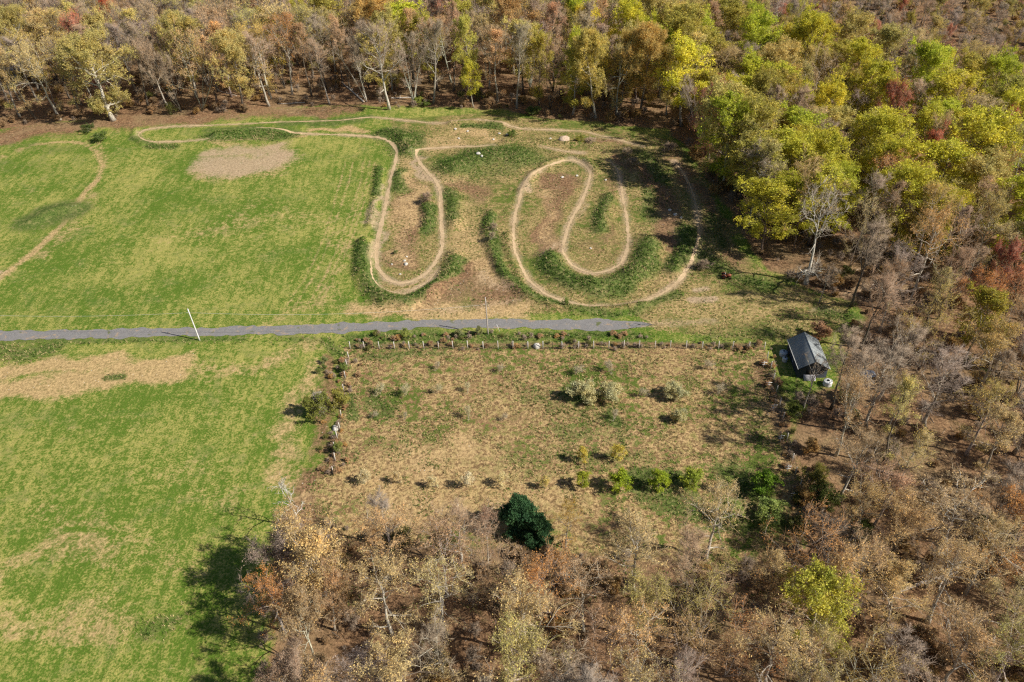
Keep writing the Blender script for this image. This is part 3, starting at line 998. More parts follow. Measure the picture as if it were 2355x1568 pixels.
hero('gold', 1480, 125, 27, 18, 'copper-gold tree with black trunk on the forest edge above the loop', (.62, .45, .15), DARKBARK, 1, proto='dome')
hero('olive', 1575, 125, 28, 17, 'olive tree with thick black forked trunk at the wood corner', C_OLIVE, DARKBARK, 0)
hero('bare', 1185, 130, 27, 15, 'slender greenish-grey tree above the dirt mound with light trunk', (.36, .33, .21), GREYBARK, 0)
hero('bare', 985, 120, 27, 15, 'greyish crown right of the big silvery leafless tree', (.34, .30, .2), GREYBARK, 0)
hero('red', 245, 52, 22, 10, 'scarlet crown behind the huge spreading oak', (.58, .14, .05), GREYBARK, 1)
hero('gold', 110, 80, 25, 20, 'straw-gold dome behind the narrow mustard tree', C_STRAW, GREYBARK, 1, proto='dome')
hero('gold', 30, 70, 26, 18, 'pale khaki dome at the photo top left corner', C_KHAKI, PALEBARK, 0, proto='dome')
hero('yg', 1325, 55, 24, 15, 'bright lime crown behind the forest edge above the loop', C_LIME, DARKBARK, 1)
hero('yg', 1455, 75, 14, 9, 'vivid small chartreuse crown among grey trees', (.48, .52, .03), DARKBARK, 1)
# right slope
hero('yg', 2015, 345, 25, 23, 'largest bright yellow-green tree with domed crown on the right slope', C_YG, DARKBARK, 2)
hero('yg', 2235, 335, 25, 25, 'wide yellow-green tree near the right photo edge with crimson crown behind', C_YG, DARKBARK, 0)
hero('yg', 1815, 375, 23, 19, 'yellow-green tree left of the largest dome, nearest the dirt loop', (.58, .57, .075), GREYBARK, 0)
hero('yg', 1885, 460, 22, 18, 'yellow-green tree overhanging the shaded trail bend', (.58, .57, .075), DARKBARK, 1)
hero('yg', 2080, 470, 23, 20, 'yellow-green tree with ragged crown below the largest dome', C_YG, DARKBARK, 2)
hero('yg', 2130, 185, 25, 17, 'fresh green tree standing high on the right slope', C_LIME, DARKBARK, 1)
hero('yg', 1735, 110, 25, 17, 'fresh green tree at the crest of the wood, upper right', C_LIME, DARKBARK, 0)
hero('yg', 1855, 105, 25, 17, 'spreading yellow-green tree right of the crest tree', C_YG, DARKBARK, 2)
hero('yg', 2000, 215, 23, 14, 'yellow-green crown with bare dark limbs on its left side', C_YG, DARKBARK, 1)
hero('red', 1640, 265, 22, 15, 'coral-budded tree at the corner of the wood by shaded trail', (.50, .22, .13), GREYBARK, 1)
hero('red', 2040, 262, 22, 13, 'rusty red crown just behind the largest yellow-green dome', (.50, .14, .07), DARKBARK, 0)
hero('red', 2312, 318, 20, 9, 'crimson crown near the right photo edge', (.55, .06, .05), DARKBARK, 0)
hero('gold', 1755, 320, 20, 9, 'straw-yellow tree left of the overhanging yellow-green crowns', C_STRAW, GREYBARK, 2)
hero('tan', 2250, 480, 21, 18, 'brown-budded tree with dark limbs below the wide yellow-green tree', C_BROWN, DARKBARK, 0)
hero('bare', 1862, 565, 25, 24, 'gnarled spreading tree with long pale limbs over the grass', (.40, .35, .29), (.66, .63, .57), 1, .5, 'gnarled_tree', base=(1852, 655), proto='dead')
hero('bare', 1990, 585, 24, 13, 'leaning tree beside the gnarled one, dark trunk on the grass edge', C_BARE, DARKBARK, 0, base=(1957, 706))
hero('bare', 1890, 650, 11, 6, 'small crooked tree between the gnarled tree and leaning tree', C_BARE, GREYBARK, 1, base=(1883, 699))
hero('orange', 2137, 560, 24, 17, 'orange-budded tree with pale forked limbs right of log pile', (.64, .40, .16), PALEBARK, 1, base=(2092, 699))
hero('bare', 2058, 620, 17, 14, 'purplish leafless tree in front of the log pile', C_PURP, GREYBARK, 2, base=(2035, 712))
hero('red', 2303, 622, 19, 11, 'red-budded tree by the right edge above the orange crowns', (.50, .15, .09), GREYBARK, 0)
hero('orange', 2255, 700, 19, 13, 'deep orange crown at the right edge', (.62, .29, .10), DARKBARK, 1)
hero('orange', 2335, 690, 19, 12, 'red-orange crown at the extreme right edge', (.62, .27, .12), DARKBARK, 2)
hero('olive', 2255, 740, 18, 11, 'olive yellow crown below the deep orange one', (.42, .38, .06), GREYBARK, 1)
# right wood
hero('bare', 1885, 845, 17, 8.5, 'leafless tree whose branches cross the shed gable', C_BARE, (.5, .46, .4), 0, .6, base=(1843, 956), proto='airy')
hero('bare', 1978, 800, 21, 11, 'tall leafless tree directly right of the shed', C_BARE, GREYBARK, 1, base=(1940, 991))
hero('bare', 2062, 770, 21, 13, 'tall forked grey tree two trunks right of the shed', C_BARE, PALEBARK, 0, base=(2013, 925))
hero('gold', 2287, 810, 19, 17, 'broad amber-budded crown at right below the orange trees', (.64, .47, .17), GREYBARK, 0)
hero('gold', 2066, 915, 15, 7, 'small straw-gold crown among bare trunks right of the shed', C_STRAW, GREYBARK, 1)
hero('bare', 2165, 880, 19, 16, 'wide leafless tree with fanning pale branches in right wood', C_PURP, GREYBARK, 2)
hero('bare', 2040, 830, 20, 12, 'thin leafless tree over the tarp-covered pile', (.4, .32, .24), GREYBARK, 1, base=(1990, 985))
# bottom wood
hero('yg', 1903, 1395, 17, 13, 'lone yellow-green leafing tree in the foreground wood', (.52, .51, .09), GREYBARK, 0, .6, base=(1856, 1490))
hero('tan', 1200, 1420, 18, 18, 'widest straw-budded tree at the bottom centre with pale limbs', C_STRAW, PALEBARK, 0)
hero('tan', 880, 1370, 17, 14, 'straw-budded tree with leaning pale trunk, foreground wood left', C_STRAW, PALEBARK, 1)
hero('tan', 690, 1240, 15, 11, 'tan-budded tree just below the bleached dead tree', C_TAN, PALEBARK, 1, proto='dense')
hero('orange', 745, 1370, 15, 9, 'copper-budded small tree at the foreground wood left end', (.50, .33, .18), GREYBARK, 1, proto='dense')
hero('bare', 668, 1310, 15, 16, 'silvery leafless fan-shaped tree shading the green field', (.36, .29, .25), PALEBARK, 0, .5, proto='dense')
hero('bare', 670, 1145, 14, 9, 'bleached white dead tree at the field edge', (.6, .56, .5), (.80, .78, .74), 0, .55, 'dead_tree', base=(690, 1215), proto='dead')
hero('bare', 885, 1190, 13, 8, 'slim grey leafless tree standing before the tan meadow', (.36, .31, .27), PALEBARK, 1)
hero('tan', 1120, 1235, 14, 7, 'pinkish-brown tree left of the dark evergreen', (.42, .27, .19), GREYBARK, 2)
hero('gold', 1300, 1205, 11, 7, 'mustard-yellow small tree right of the dark evergreen', (.54, .37, .07), GREYBARK, 1)
hero('bare', 1055, 1230, 15, 12, 'leafless tree with pale trunk below the dark evergreen', C_BROWN, PALEBARK, 0)
hero('tan', 1640, 1195, 17, 13, 'straw-budded tree overhanging the green orchard corner', C_STRAW, PALEBARK, 1)
hero('tan', 1470, 1270, 17, 14, 'straw-budded tree with straight pale trunk near centre', C_STRAW, PALEBARK, 2)
hero('tan', 2080, 1210, 18, 16, 'broad tan-budded tree right of the dark bushes, lower right', C_TAN, DARKBARK, 0)
hero('tan', 2270, 1275, 17, 11, 'straw-budded tree near the fallen log, lower right', C_STRAW, GREYBARK, 1)
hero('bare', 1920, 1230, 12, 9, 'silvery leafless tree beside the dark green bush, lower right', (.42, .37, .32), PALEBARK, 2)
hero('bare', 2270, 1160, 18, 10, 'dark-trunked leafless tree by the lower right edge', C_BARE, DARKBARK, 1)

# ---- mass planting by dart throwing
WALLS_XY = G(1850, 830)


def clear_of(x, y, lst, k):
    for t in lst:
        if (t['x'] - x) ** 2 + (t['y'] - y) ** 2 < (k * (t['s'] if 's' in t else 5)) ** 2:
            return False
    return True


def pick(w):
    ks = list(w)
    return random.choices(ks, [w[k] for k in ks])[0]


MIX = {
    'bottom': {'tan': 8, 'bare': 4.5, 'gold': 1.2, 'orange': .35},
    'right': {'bare': 5, 'tall': 4.5, 'tan': 3.2, 'gold': 1.6, 'orange': .4},
    'slope': {'yg': 4.6, 'olive': 3.4, 'bare': 4, 'tan': 3, 'red': .9, 'tall': 2, 'gold': 2, 'orange': .4},
    'farleft': {'tall': 4, 'bare': 7, 'gold': 2.4, 'tan': 2.2, 'olive': .4, 'red': .35, 'orange': .3},
    'farmid': {'tall': 5, 'bare': 5, 'gold': 2.2, 'olive': 1.2, 'yg': .4, 'red': .4, 'tan': 1.8, 'orange': .3},
    'farright': {'yg': 2.6, 'olive': 3, 'gold': 2.6, 'bare': 3, 'tall': 4, 'tan': 1.5, 'red': .25},
    'swamp': {'bare': 9, 'olive': 2.6, 'red': .9, 'tan': 1.4, 'orange': .6},
}
BOTTOM = gl([(700, 1262), (760, 1300), (900, 1325), (1150, 1350), (1400, 1350), (1600, 1330), (1790, 1290), (1870, 1230), (2700, 1230),
             (2900, 1900), (610, 1900), (640, 1568), (655, 1400)])
RIGHT = gl([(1985, 735), (2080, 690), (2700, 690), (2800, 1232), (1868, 1232), (1850, 1080), (1850, 960), (1945, 905), (1945, 800)])
cells = {}
ALL = []


def ok_space(x, y, r):
    ci, cj = int(x // 12), int(y // 12)
    for i in range(ci - 1, ci + 2):
        for j in range(cj - 1, cj + 2):
            for (a, b, rr) in cells.get((i, j), ()):
                if (a - x) ** 2 + (b - y) ** 2 < (max(r, rr) if rr < 90 else rr) ** 2:
                    return False
    return True


def reg(x, y, r):
    cells.setdefault((int(x // 12), int(y // 12)), []).append((x, y, r))


for hx, hy, hr in ((1850, 825, 11), (1905, 860, 9), (2022, 672, 10), (2065, 690, 8), (1990, 865, 7), (1205, 1250, 6.5), (1845, 640, 9), (1890, 690, 7), (1240, 1275, 5)):
    q_ = G(hx, hy)
    reg(float(q_[0]), float(q_[1]), hr)
for t in TREES:
    reg(t['x'], t['y'], 4.2 if t['y'] < 200 else 7.0)
    if t['y'] > 200 and t.get('proto') == 'dome':
        reg(t['x'], t['y'] - 7, 6.0)
N = 26000
cx_ = rng.uniform(-330, 420, N)
cy_ = rng.uniform(42, 560, N) ** 1.0
ppx, ppy = PX(cx_, cy_, 0)
tpx, tpy = PX(cx_, cy_, 22)
inO = inside(cx_, cy_, OPEN)
dO = dist_line(cx_, cy_, np.concatenate([OPEN, OPEN[:1]]))
inB, inR = inside(cx_, cy_, BOTTOM), inside(cx_, cy_, RIGHT)
for i in range(N):
    x_, y_ = float(cx_[i]), float(cy_[i])
    px_, py_ = float(ppx[i]), float(ppy[i])
    if tpx[i] < -120 or px_ > IW + 420 or tpy[i] > IH + 60 or py_ < -190 or px_ < -260:
        continue
    if inB[i]:
        z, sp, H = 'bottom', random.uniform(4.8, 6.8) if px_ > 800 else random.uniform(3.4, 4.6), random.uniform(14, 19)
    elif inR[i]:
        z, sp, H = 'right', random.uniform(6.0, 8.6), random.uniform(16, 22)
    elif inO[i] or dO[i] < 1.0 or py_ > 690:
        continue
    else:
        if px_ > 1600 + max(0, (300 - py_)) * .25:
            sw = px_ > 1680 and py_ - 70 < (px_ - 1690) * .31
            z = 'swamp' if sw else 'slope'
        else:
            z = 'farleft' if px_ < 760 else ('farmid' if px_ < 1270 else 'farright')
        sp = random.uniform(5.0, 7.2) if dO[i] < 45 else random.uniform(6.2, 8.5)
        H = random.uniform(22, 29) if z not in ('slope', 'swamp') else random.uniform(17, 24)
        if z == 'slope' and dO[i] < 9:
            H *= 1.18
            sp *= .8
        if z == 'swamp':
            H *= .6
            sp *= .72
    if not ok_space(x_, y_, sp):
        continue
    reg(x_, y_, sp)
    k = pick(MIX[z])
    wd = {'oak': (.58, .8), 'bare': (.42, .62), 'dense': (.5, .7), 'tall': (.34, .48), 'leafy': (.5, .72) if z != 'slope' else (.62, .9)}[KIND[k][0]]
    if z == 'bottom':
        wd = (wd[0] * 1.2, wd[1] * 1.25)
    TREES.append(dict(kind=k, x=x_, y=y_, H=H, W=H * random.uniform(*wd), label=None, zone=z, edge=float(dO[i]), hero=False,
                      bright=1.14 if z.startswith('far') else 1.0,
                      proto='dense' if z == 'bottom' and px_ < 800 and k in ('bare', 'tan') else None, idx=None))

# which are individuals: everything near, and the rows that show along the far edge
for t in TREES:
    t['d'] = math.hypot(math.hypot(t['x'], t['y']), CAMH)
    bx, by = PX(np.array([t['x']]), np.array([t['y']]), .62 * t['H'])
    t['cx'], t['cy'] = float(bx[0]), float(by[0])
    vis = -10 < t['cx'] < IW + 10 and -10 < t['cy'] < IH + 10
    t['vis'] = vis
    far = t.get('zone', '') in ('farleft', 'farmid', 'farright', 'swamp')
    t['rank'] = (0 if t['hero'] else (1e9 if not vis else (t['d'] + (0 if not far else (-60 if t['edge'] < 9 else 120)))))
TREES.sort(key=lambda t: t['rank'])
NIND = 345
ind, mass = TREES[:NIND], TREES[NIND:]

ORD = ['first', 'second', 'third', 'fourth', 'fifth', 'sixth', 'seventh', 'eighth', 'ninth', 'tenth', 'eleventh', 'twelfth', 'thirteenth', 'fourteenth', 'fifteenth', 'sixteenth', 'seventeenth', 'eighteenth', 'nineteenth', 'twentieth'] + ['later'] * 99


def place_of(t):
    cx, cy, z = t['cx'], t['cy'], t.get('zone')
    if z == 'bottom':
        row = 'near the bottom edge' if cy > 1430 else ('in the middle rows' if cy > 1320 else 'along the upper fringe')
        col = 'left' if cx < 960 else ('left centre' if cx < 1300 else ('centre-right' if cx < 1620 else ('right' if cx < 1960 else 'far right')))
        return f'{row} of the foreground wood, {col}'
    if z == 'right':
        row = 'level with the log pile' if cy < 740 else ('level with the shed' if cy < 900 else ('just below shed level' if cy < 1050 else 'beside the lower meadow'))
        col = 'nearest the fence' if cx < 2000 else ('mid-wood' if cx < 2120 else ('deeper' if cx < 2240 else 'by the right edge'))
        return f'{row}, {col}'
    if z == 'slope' or z == 'swamp':
        row = 'top' if cy < 110 else ('upper' if cy < 240 else ('middle' if cy < 400 else 'lower'))
        col = 'above the shaded trail' if cx < 1800 else ('left of mid-slope' if cx < 1940 else ('mid-slope' if cx < 2080 else ('right of mid-slope' if cx < 2220 else 'toward the right edge')))
        return f'on the {row} right slope, {col}'
    col = ('behind the field corner' if cx < 300 else ('behind the long loop' if cx < 600 else ('behind the field' if cx < 850 else
           ('above the grass mounds' if cx < 1200 else 'above the winding loop'))))
    row = 'front edge' if t['edge'] < 9 else 'second rows'
    return f"of the far wood's {row} {col}"


groups = {}
for t in ind:
    if not t['hero']:
        groups.setdefault((DESC[t['kind']], place_of(t)), []).append(t)
for (d, pl), ts in groups.items():
    ts.sort(key=lambda t: t['cx'])
    for i, t in enumerate(ts):
        if len(ts) == 1:
            t['label'] = f'only {d} tree {pl}'
        elif i == len(ts) - 1:
            t['label'] = f'rightmost {d} tree {pl}'
        elif i == 0:
            t['label'] = f'leftmost {d} tree {pl}'
        else:
            t['label'] = f'{ORD[i]} {d} tree from left {pl}'
        t['group'] = {'bottom': 'trees of the foreground wood', 'right': 'trees of the wood beside the shed', 'slope': 'trees on the right slope',
                      'swamp': 'trees on the right slope'}.get(t['zone'], 'trees of the far wood')
for t in ind:
    pr, cols, barks, nm = KIND[t['kind']]
    pr = t.get('proto') or pr
    idx = t.get('idx')
    if idx is None:
        idx = random.randrange(len(PROTO[pr]))
    col = t.get('col') or tuple(v * t.get('bright', 1.0) for v in jitter(random.choice(cols)))
    bark = t.get('bark') or jitter(random.choice(barks))
    grp = t.get('group') or ('trees of the foreground wood' if t['cy'] > 1130 else ('trees of the far wood' if t['cx'] < 1600 and t['cy'] < 400 else
          ('trees of the wood beside the shed' if t['cy'] > 720 else 'trees on the right slope')))
    put_tree(t.get('name') or nm, pr, idx, (t['x'], t['y'], gz(t['x'], t['y']) - .05), t['H'], t['W'], col, bark, t['label'], 'tree', grp)

# ------------------------------------------------------------------ masses: instanced stuff


def scatter(name, label, protos, pts, idx, rz, scl, tints):
    """one object whose points carry copies of source meshes (geometry nodes)"""
    c = bpy.data.collections.new(name + '_sources')
    for i, me in enumerate(protos):
        o = bpy.data.objects.new(f'{name}_source_{i:02d}', me)
        c.objects.link(o)
    me = bpy.data.meshes.new(name)
    n = len(pts)
    me.vertices.add(n)
    me.vertices.foreach_set('co', np.asarray(pts, np.float32).ravel())
    a = me.attributes.new('pick', 'INT', 'POINT')
    a.data.foreach_set('value', np.asarray(idx, np.int32))
    a = me.attributes.new('spin', 'FLOAT_VECTOR', 'POINT')
    a.data.foreach_set('vector', np.stack([np.zeros(n), np.zeros(n), rz], 1).astype(np.float32).ravel())
    a = me.attributes.new('grow', 'FLOAT_VECTOR', 'POINT')
    a.data.foreach_set('vector', np.asarray(scl, np.float32).ravel())
    a = me.attributes.new('tint', 'FLOAT_COLOR', 'POINT')
    a.data.foreach_set('color', np.c_[np.asarray(tints), np.ones(n)].astype(np.float32).ravel())
    o = link(name, me)
    ng = bpy.data.node_groups.new(name, 'GeometryNodeTree')
    ng.interface.new_socket('Geometry', in_out='INPUT', socket_type='NodeSocketGeometry')
    ng.interface.new_socket('Geometry', in_out='OUTPUT', socket_type='NodeSocketGeometry')
    N_ = ng.nodes
    gi, go = N_.new('NodeGroupInput'), N_.new('NodeGroupOutput')
    ip, ci = N_.new('GeometryNodeInstanceOnPoints'), N_.new('GeometryNodeCollectionInfo')
    ci.inputs['Collection'].default_value = c
    ci.inputs['Separate Children'].default_value = True
    ci.inputs['Reset Children'].default_value = True
    ip.inputs['Pick Instance'].default_value = True

    def na(nm, ty):
        x = N_.new('GeometryNodeInputNamedAttribute')
        x.data_type = ty
        x.inputs['Name'].default_value = nm
        return [s for s in x.outputs if s.enabled][0]
    L_ = ng.links
    L_.new(gi.outputs[0], ip.inputs['Points'])
    L_.new(ci.outputs[0], ip.inputs['Instance'])
    L_.new(na('pick', 'INT'), ip.inputs['Instance Index'])
    L_.new(na('spin', 'FLOAT_VECTOR'), ip.inputs['Rotation'])
    L_.new(na('grow', 'FLOAT_VECTOR'), ip.inputs['Scale'])
    L_.new(ip.outputs[0], go.inputs[0])
    md = o.modifiers.new('scatter', 'NODES')
    md.node_group = ng
    tag(o, label, None, None, 'stuff')
    return o


def joined(p, name):
    """trunk and crown of a maker joined into one mesh"""
    V, parts, o = [], {0: [], 1: [], 2: []}, 0
    tri, qua = {0: [], 1: [], 2: []}, {0: [], 1: [], 2: []}
    for me in (p['trunk'], p['crown']):
        n = len(me.vertices)
        v = np.empty(n * 3, np.float32)
        me.vertices.foreach_get('co', v)
        V.append(v.reshape(-1, 3))
        k = len(me.polygons)
        st, tt, mi = np.empty(k, np.int32), np.empty(k, np.int32), np.empty(k, np.int32)
        me.polygons.foreach_get('loop_start', st)
        me.polygons.foreach_get('loop_total', tt)
        me.polygons.foreach_get('material_index', mi)
        vi = np.empty(len(me.loops), np.int32)
        me.loops.foreach_get('vertex_index', vi)
        for m in (0, 1, 2):
            for kk, dst in ((3, tri), (4, qua)):
                s = st[(tt == kk) & (mi == m)]
                if len(s):
                    dst[m].append(vi[s[:, None] + np.arange(kk)] + o)
        o += n
    pp = []
    for m in (0, 1, 2):
        for d in (tri, qua):
            if d[m]:
                pp.append((np.concatenate(d[m]), m))
    return mesh_from(name, np.concatenate(V), pp, [mat_dark, IT, IL])


t_ = NT('mass_bark')  # mottled grey-brown bark shared by all instanced trees
cc_ = t_.n('ShaderNodeTexCoord').outputs['Object']
kk_ = t_.mix(t_.sstep(.3, .7, t_.noise(t_.scaled(cc_, 3, 3, .7), 1.5, 3, .6)), (.13, .11, .09), (.36, .33, .28))
mat_dark = t_.done(t_.bsdf(kk_, .9, .1))
mat_dark.name = 'woodland_bark'
srcs, where, joinedm = [], {}, {}
for k, (pr, cols, barks, nm) in KIND.items():
    if pr not in joinedm:
        joinedm[pr] = list(range(len(srcs), len(srcs) + len(PROTO[pr])))
        srcs += PROTO[pr]
    where[k] = joinedm[pr]
protos = [joined(p, 'woodland_tree') for p in srcs]
idx = [random.choice(where[t['kind']]) for t in mass]
scl = [(t['W'] / (2 * srcs[i]['cr']),) * 2 + (t['H'] / srcs[i]['H'],) for t, i in zip(mass, idx)]
mz = ground_z(np.array([t['x'] for t in mass]), np.array([t['y'] for t in mass]))
scatter('far_woodland', 'dense budding woodland filling the slopes behind the front rows of trees', protos,
        [(t['x'], t['y'], z - .05) for t, z in zip(mass, mz)], idx, rng.uniform(0, 6.28, len(mass)), scl,
        [tuple(v * t.get('bright', 1.0) for v in jitter(random.choice(KIND[t['kind']][1]))) for t in mass])
print('TREES', len(TREES), 'individual', len(ind), 'mass', len(mass))

# undergrowth in the woods
n = 7000
ux, uy = rng.uniform(-200, 260, n), 45 + 330 * rng.uniform(0, 1, n) ** 1.4
upx, upy = PX(ux, uy)
inO = inside(ux, uy, OPEN)
dO = dist_line(ux, uy, np.concatenate([OPEN, OPEN[:1]]))
edge = (dO < 7) & (~inO | (dO < 2.5)) & (rng.uniform(0, 1, n) < .9)
keep = (~inO | (dO < 1.2)) & (upx > -80) & (upx < IW + 80) & (upy < IH + 120) & (upy > -20) & ((fbm(ux, uy, 14, 2, 9) > .40) | edge)
keep &= np.hypot(ux - WALLS_XY[0], uy - WALLS_XY[1]) > 10
ux, uy = ux[keep], uy[keep]
sh = PROTO['shrub']
us = [joined(q, 'undergrowth') for q in sh]
UC = np.array([(.42, .29, .17), (.34, .25, .18), (.17, .18, .05), (.46, .31, .13), (.36, .26, .2)])
UP = np.array([0, 2, 1, 0, 2])
ui = rng.choice(5, len(ux), p=[.3, .3, .08, .17, .15])
s = rng.uniform(.35, 1.15, len(ux))
scatter('undergrowth', 'brown leafless undergrowth covering the woodland floor', us, np.stack([ux, uy, ground_z(ux, uy) - .05], 1), UP[ui],
        rng.uniform(0, 6.28, len(ux)), np.stack([s, s, s * rng.uniform(.6, 1, len(ux))], 1), UC[ui] * rng.uniform(.8, 1.15, (len(ux), 1)))

# weeds and brambles along the fences
fl = [gl([(805, 797), (1200, 796), (1500, 797), (1757, 801)]), gl([(790, 830), (780, 900), (772, 1000), (765, 1090)]), gl([(1766, 835), (1780, 900), (1795, 960), (1815, 1060), (1840, 1170)]),
      gl([(840, 775), (1100, 772), (1480, 780)])]
n = 5200
bx_, by_ = rng.uniform(-45, 75, n), rng.uniform(70, 150, n)
pr_ = np.zeros(n)
for k_, (q_, w_, p_) in enumerate(zip(fl, (.75, 2.3, 1.6, 1.5), (1.0, .75, .7, .55))):
    pr_ = np.maximum(pr_, p_ * np.exp(-(dist_line(bx_, by_, q_) / w_) ** 2))
pr_[dist_line(bx_, by_, gl([(-260, 772), (0, 770), (400, 764), (785, 754), (1100, 745), (1480, 748)])) < 2.9] = 0
k_ = rng.uniform(0, 1, n) < pr_
bx_, by_ = bx_[k_], by_[k_]
bi = rng.choice(5, len(bx_), p=[.3, .3, .12, .08, .2])
s = rng.uniform(.18, .5, len(bx_))
scatter('fence_brush', 'low dry weeds and brambles growing along the wire fences', us, np.stack([bx_, by_, ground_z(bx_, by_) - .03], 1), UP[bi],
        rng.uniform(0, 6.28, len(bx_)), np.stack([s, s, s * rng.uniform(.5, .9, len(bx_))], 1), UC[bi] * rng.uniform(1.1, 1.5, (len(bx_), 1)))

# deadwood sticks on the woodland floor
n = 2600
dx_, dy_ = rng.uniform(-60, 150, n), rng.uniform(45, 215, n)
k = ~inside(dx_, dy_, OPEN)
dx_, dy_ = dx_[k], dy_[k]
a = rng.uniform(0, 6.28, len(dx_))
L = rng.uniform(.6, 3.6, len(dx_))
z = ground_z(dx_, dy_)
p0 = np.stack([dx_, dy_, z + .06], 1)
p1 = p0 + np.stack([np.cos(a) * L, np.sin(a) * L, rng.uniform(.0, .25, len(a))], 1)
v, tr = cones(p0, p1, rng.uniform(.03, .09, len(a)), 4)
mdw = mat_simple('deadwood', (.36, .30, .24), .9, .1, 0, 2, .5)
tag(link('fallen_branches', mesh_from('fallen_branches', v, [(tr, 0)], [mdw])), 'thin pale fallen branches strewn over the leaf litter', None, None, 'stuff')

# rough grass tufts on the berms, verges and meadow
n = 320000
gx, gy = rng.uniform(-122, 80, n), rng.uniform(70, 262, n)
lm = mask_of('lush', gx, gy)
mm = dist_line(gx, gy, np.concatenate([MEADOW, MEADOW[:1]])) * np.where(inside(gx, gy, MEADOW), 1, -1)
rr_ = dist_line(gx, gy, np.concatenate([ROUGH, ROUGH[:1]])) * np.where(inside(gx, gy, ROUGH), 1, -1)
bz = np.zeros(n)
for pl, h, w in BERMS:
    bz = np.maximum(bz, np.exp(-(dist_line(gx, gy, pl) / w) ** 2))
patch = fbm(gx, gy, 3.5, 3, 21)
prob = np.maximum(np.maximum(lm * .55, bz * .42), np.where(mm > 0, smooth(.40, .62, patch) * .5, 0))
prob = np.maximum(prob, np.where(rr_ > 0, smooth(.48, .66, patch) * .25, 0))
td = np.full(n, 9.0)
for tr in TRACKS:
    td = np.minimum(td, dist_line(gx, gy, gl(tr)))
prob[td < 1.1] = 0
tq = gl([(-260, 772), (0, 770), (400, 764), (785, 754), (1100, 745), (1480, 748)])
prob[dist_line(gx, gy, tq) < 3.0] = 0
keep = rng.uniform(0, 1, n) < prob
gx, gy, lm, mm, patch = gx[keep], gy[keep], lm[keep], mm[keep], patch[keep]
n = len(gx)
z = ground_z(gx, gy)
nb = 6
rep = np.repeat(np.arange(n), nb)
hb = (rng.uniform(.16, .42, n) * (1 + lm * .7))[rep] * rng.uniform(.6, 1.2, n * nb)
a = rng.uniform(0, 6.28, n * nb)
p0 = np.stack([gx[rep] + rng.normal(0, .10, n * nb), gy[rep] + rng.normal(0, .10, n * nb), z[rep] - .02], 1)
p1 = p0 + np.stack([np.cos(a) * hb * .7, np.sin(a) * hb * .7, hb], 1)
side = np.stack([-np.sin(a), np.cos(a), a * 0], 1) * rng.uniform(.03, .075, n * nb)[:, None]
v = np.stack([p0 - side, p0 + side, p1], 1).reshape(-1, 3)
gmesh = mesh_from('rough_grass', v, [(np.arange(len(v)).reshape(-1, 3), 0)], [mat_tint('grass_blade')])
gr, dr, dk = np.array([.13, .20, .035]), np.array([.44, .36, .17]), np.array([.045, .095, .018])
f = rng.uniform(0, 1, n)
pg = np.clip(lm * .5 + .42 + (fbm(gx, gy, 9, 2, 71) - .5) * .9, 0.05, .95)
cl = np.where((f < pg)[:, None], gr + (dk - gr) * rng.uniform(0, 1, n)[:, None], dr * rng.uniform(.7, 1.15, n)[:, None])
ca = gmesh.color_attributes.new('tint', 'FLOAT_COLOR', 'POINT')
ca.data.foreach_set('color', np.c_[np.repeat(cl, nb * 3, 0), np.ones(n * nb * 3)].astype(np.float32).ravel())
tag(link('rough_grass', gmesh), 'rough tufted grass growing on the banks and in the tan meadow', None, None, 'stuff')
print('TUFTS', n)

# ------------------------------------------------------------------ shrubs, saplings and orchard plants


def plant(name, proto, idx, px, py, H, Wd, col, bark, label, cat, group=None):
    x_, y_, z_ = at(px, py)
    return put_tree(name, proto, idx, (x_, y_, z_ - .04), H, Wd, col, bark, label, cat, group)


for i, (px, py, h, w, lab) in enumerate([
        (1338, 1122, 3.6, 3.0, 'thin lime-green sapling, leftmost of the leafy row'), (1425, 1126, 4.4, 4.2, 'round lime-green sapling, second in the leafy row'),
        (1513, 1124, 4.2, 3.8, 'lime-green sapling above a dark green shade patch, middle of row'), (1590, 1120, 4.2, 4.4, 'lime-green sapling, fourth in the leafy row'),
        (1752, 1130, 4.6, 5.0, 'deepest green leafy tree in the meadow corner')]):
    c = [(.42, .46, .05), (.38, .47, .04), (.38, .47, .04), (.36, .43, .06), (.20, .34, .035)][i]
    plant('sapling', 'young', 0, px, py, h, w, c, GREYBARK, lab, 'tree', 'saplings in the meadow corner')
plant('sapling', 'young', 1, 1666, 1128, 3.6, 2.6, (.30, .36, .10), GREYBARK, 'sparse twiggy sapling between two full green ones', 'tree', 'saplings in the meadow corner')
plant('sapling', 'young', 0, 1680, 1192, 4.2, 4.0, (.36, .44, .12), GREYBARK, 'pale green young tree half behind the overhanging straw-budded tree', 'tree', 'saplings in the meadow corner')
plant('sapling', 'young', 0, 1763, 1195, 4.2, 5.6, (.36, .45, .13), GREYBARK, 'pale green wide young tree at the meadow bottom corner', 'tree', 'saplings in the meadow corner')
plant('sapling', 'young', 1, 1340, 1062, 3.6, 2.4, (.66, .56, .12), GREYBARK, 'yellow-flowering sapling, left of the pair in the meadow', 'tree', 'yellow saplings')
plant('sapling', 'young', 1, 1422, 1060, 3.6, 3.0, (.66, .56, .12), GREYBARK, 'yellow-flowering sapling, right of the pair in the meadow', 'tree', 'yellow saplings')
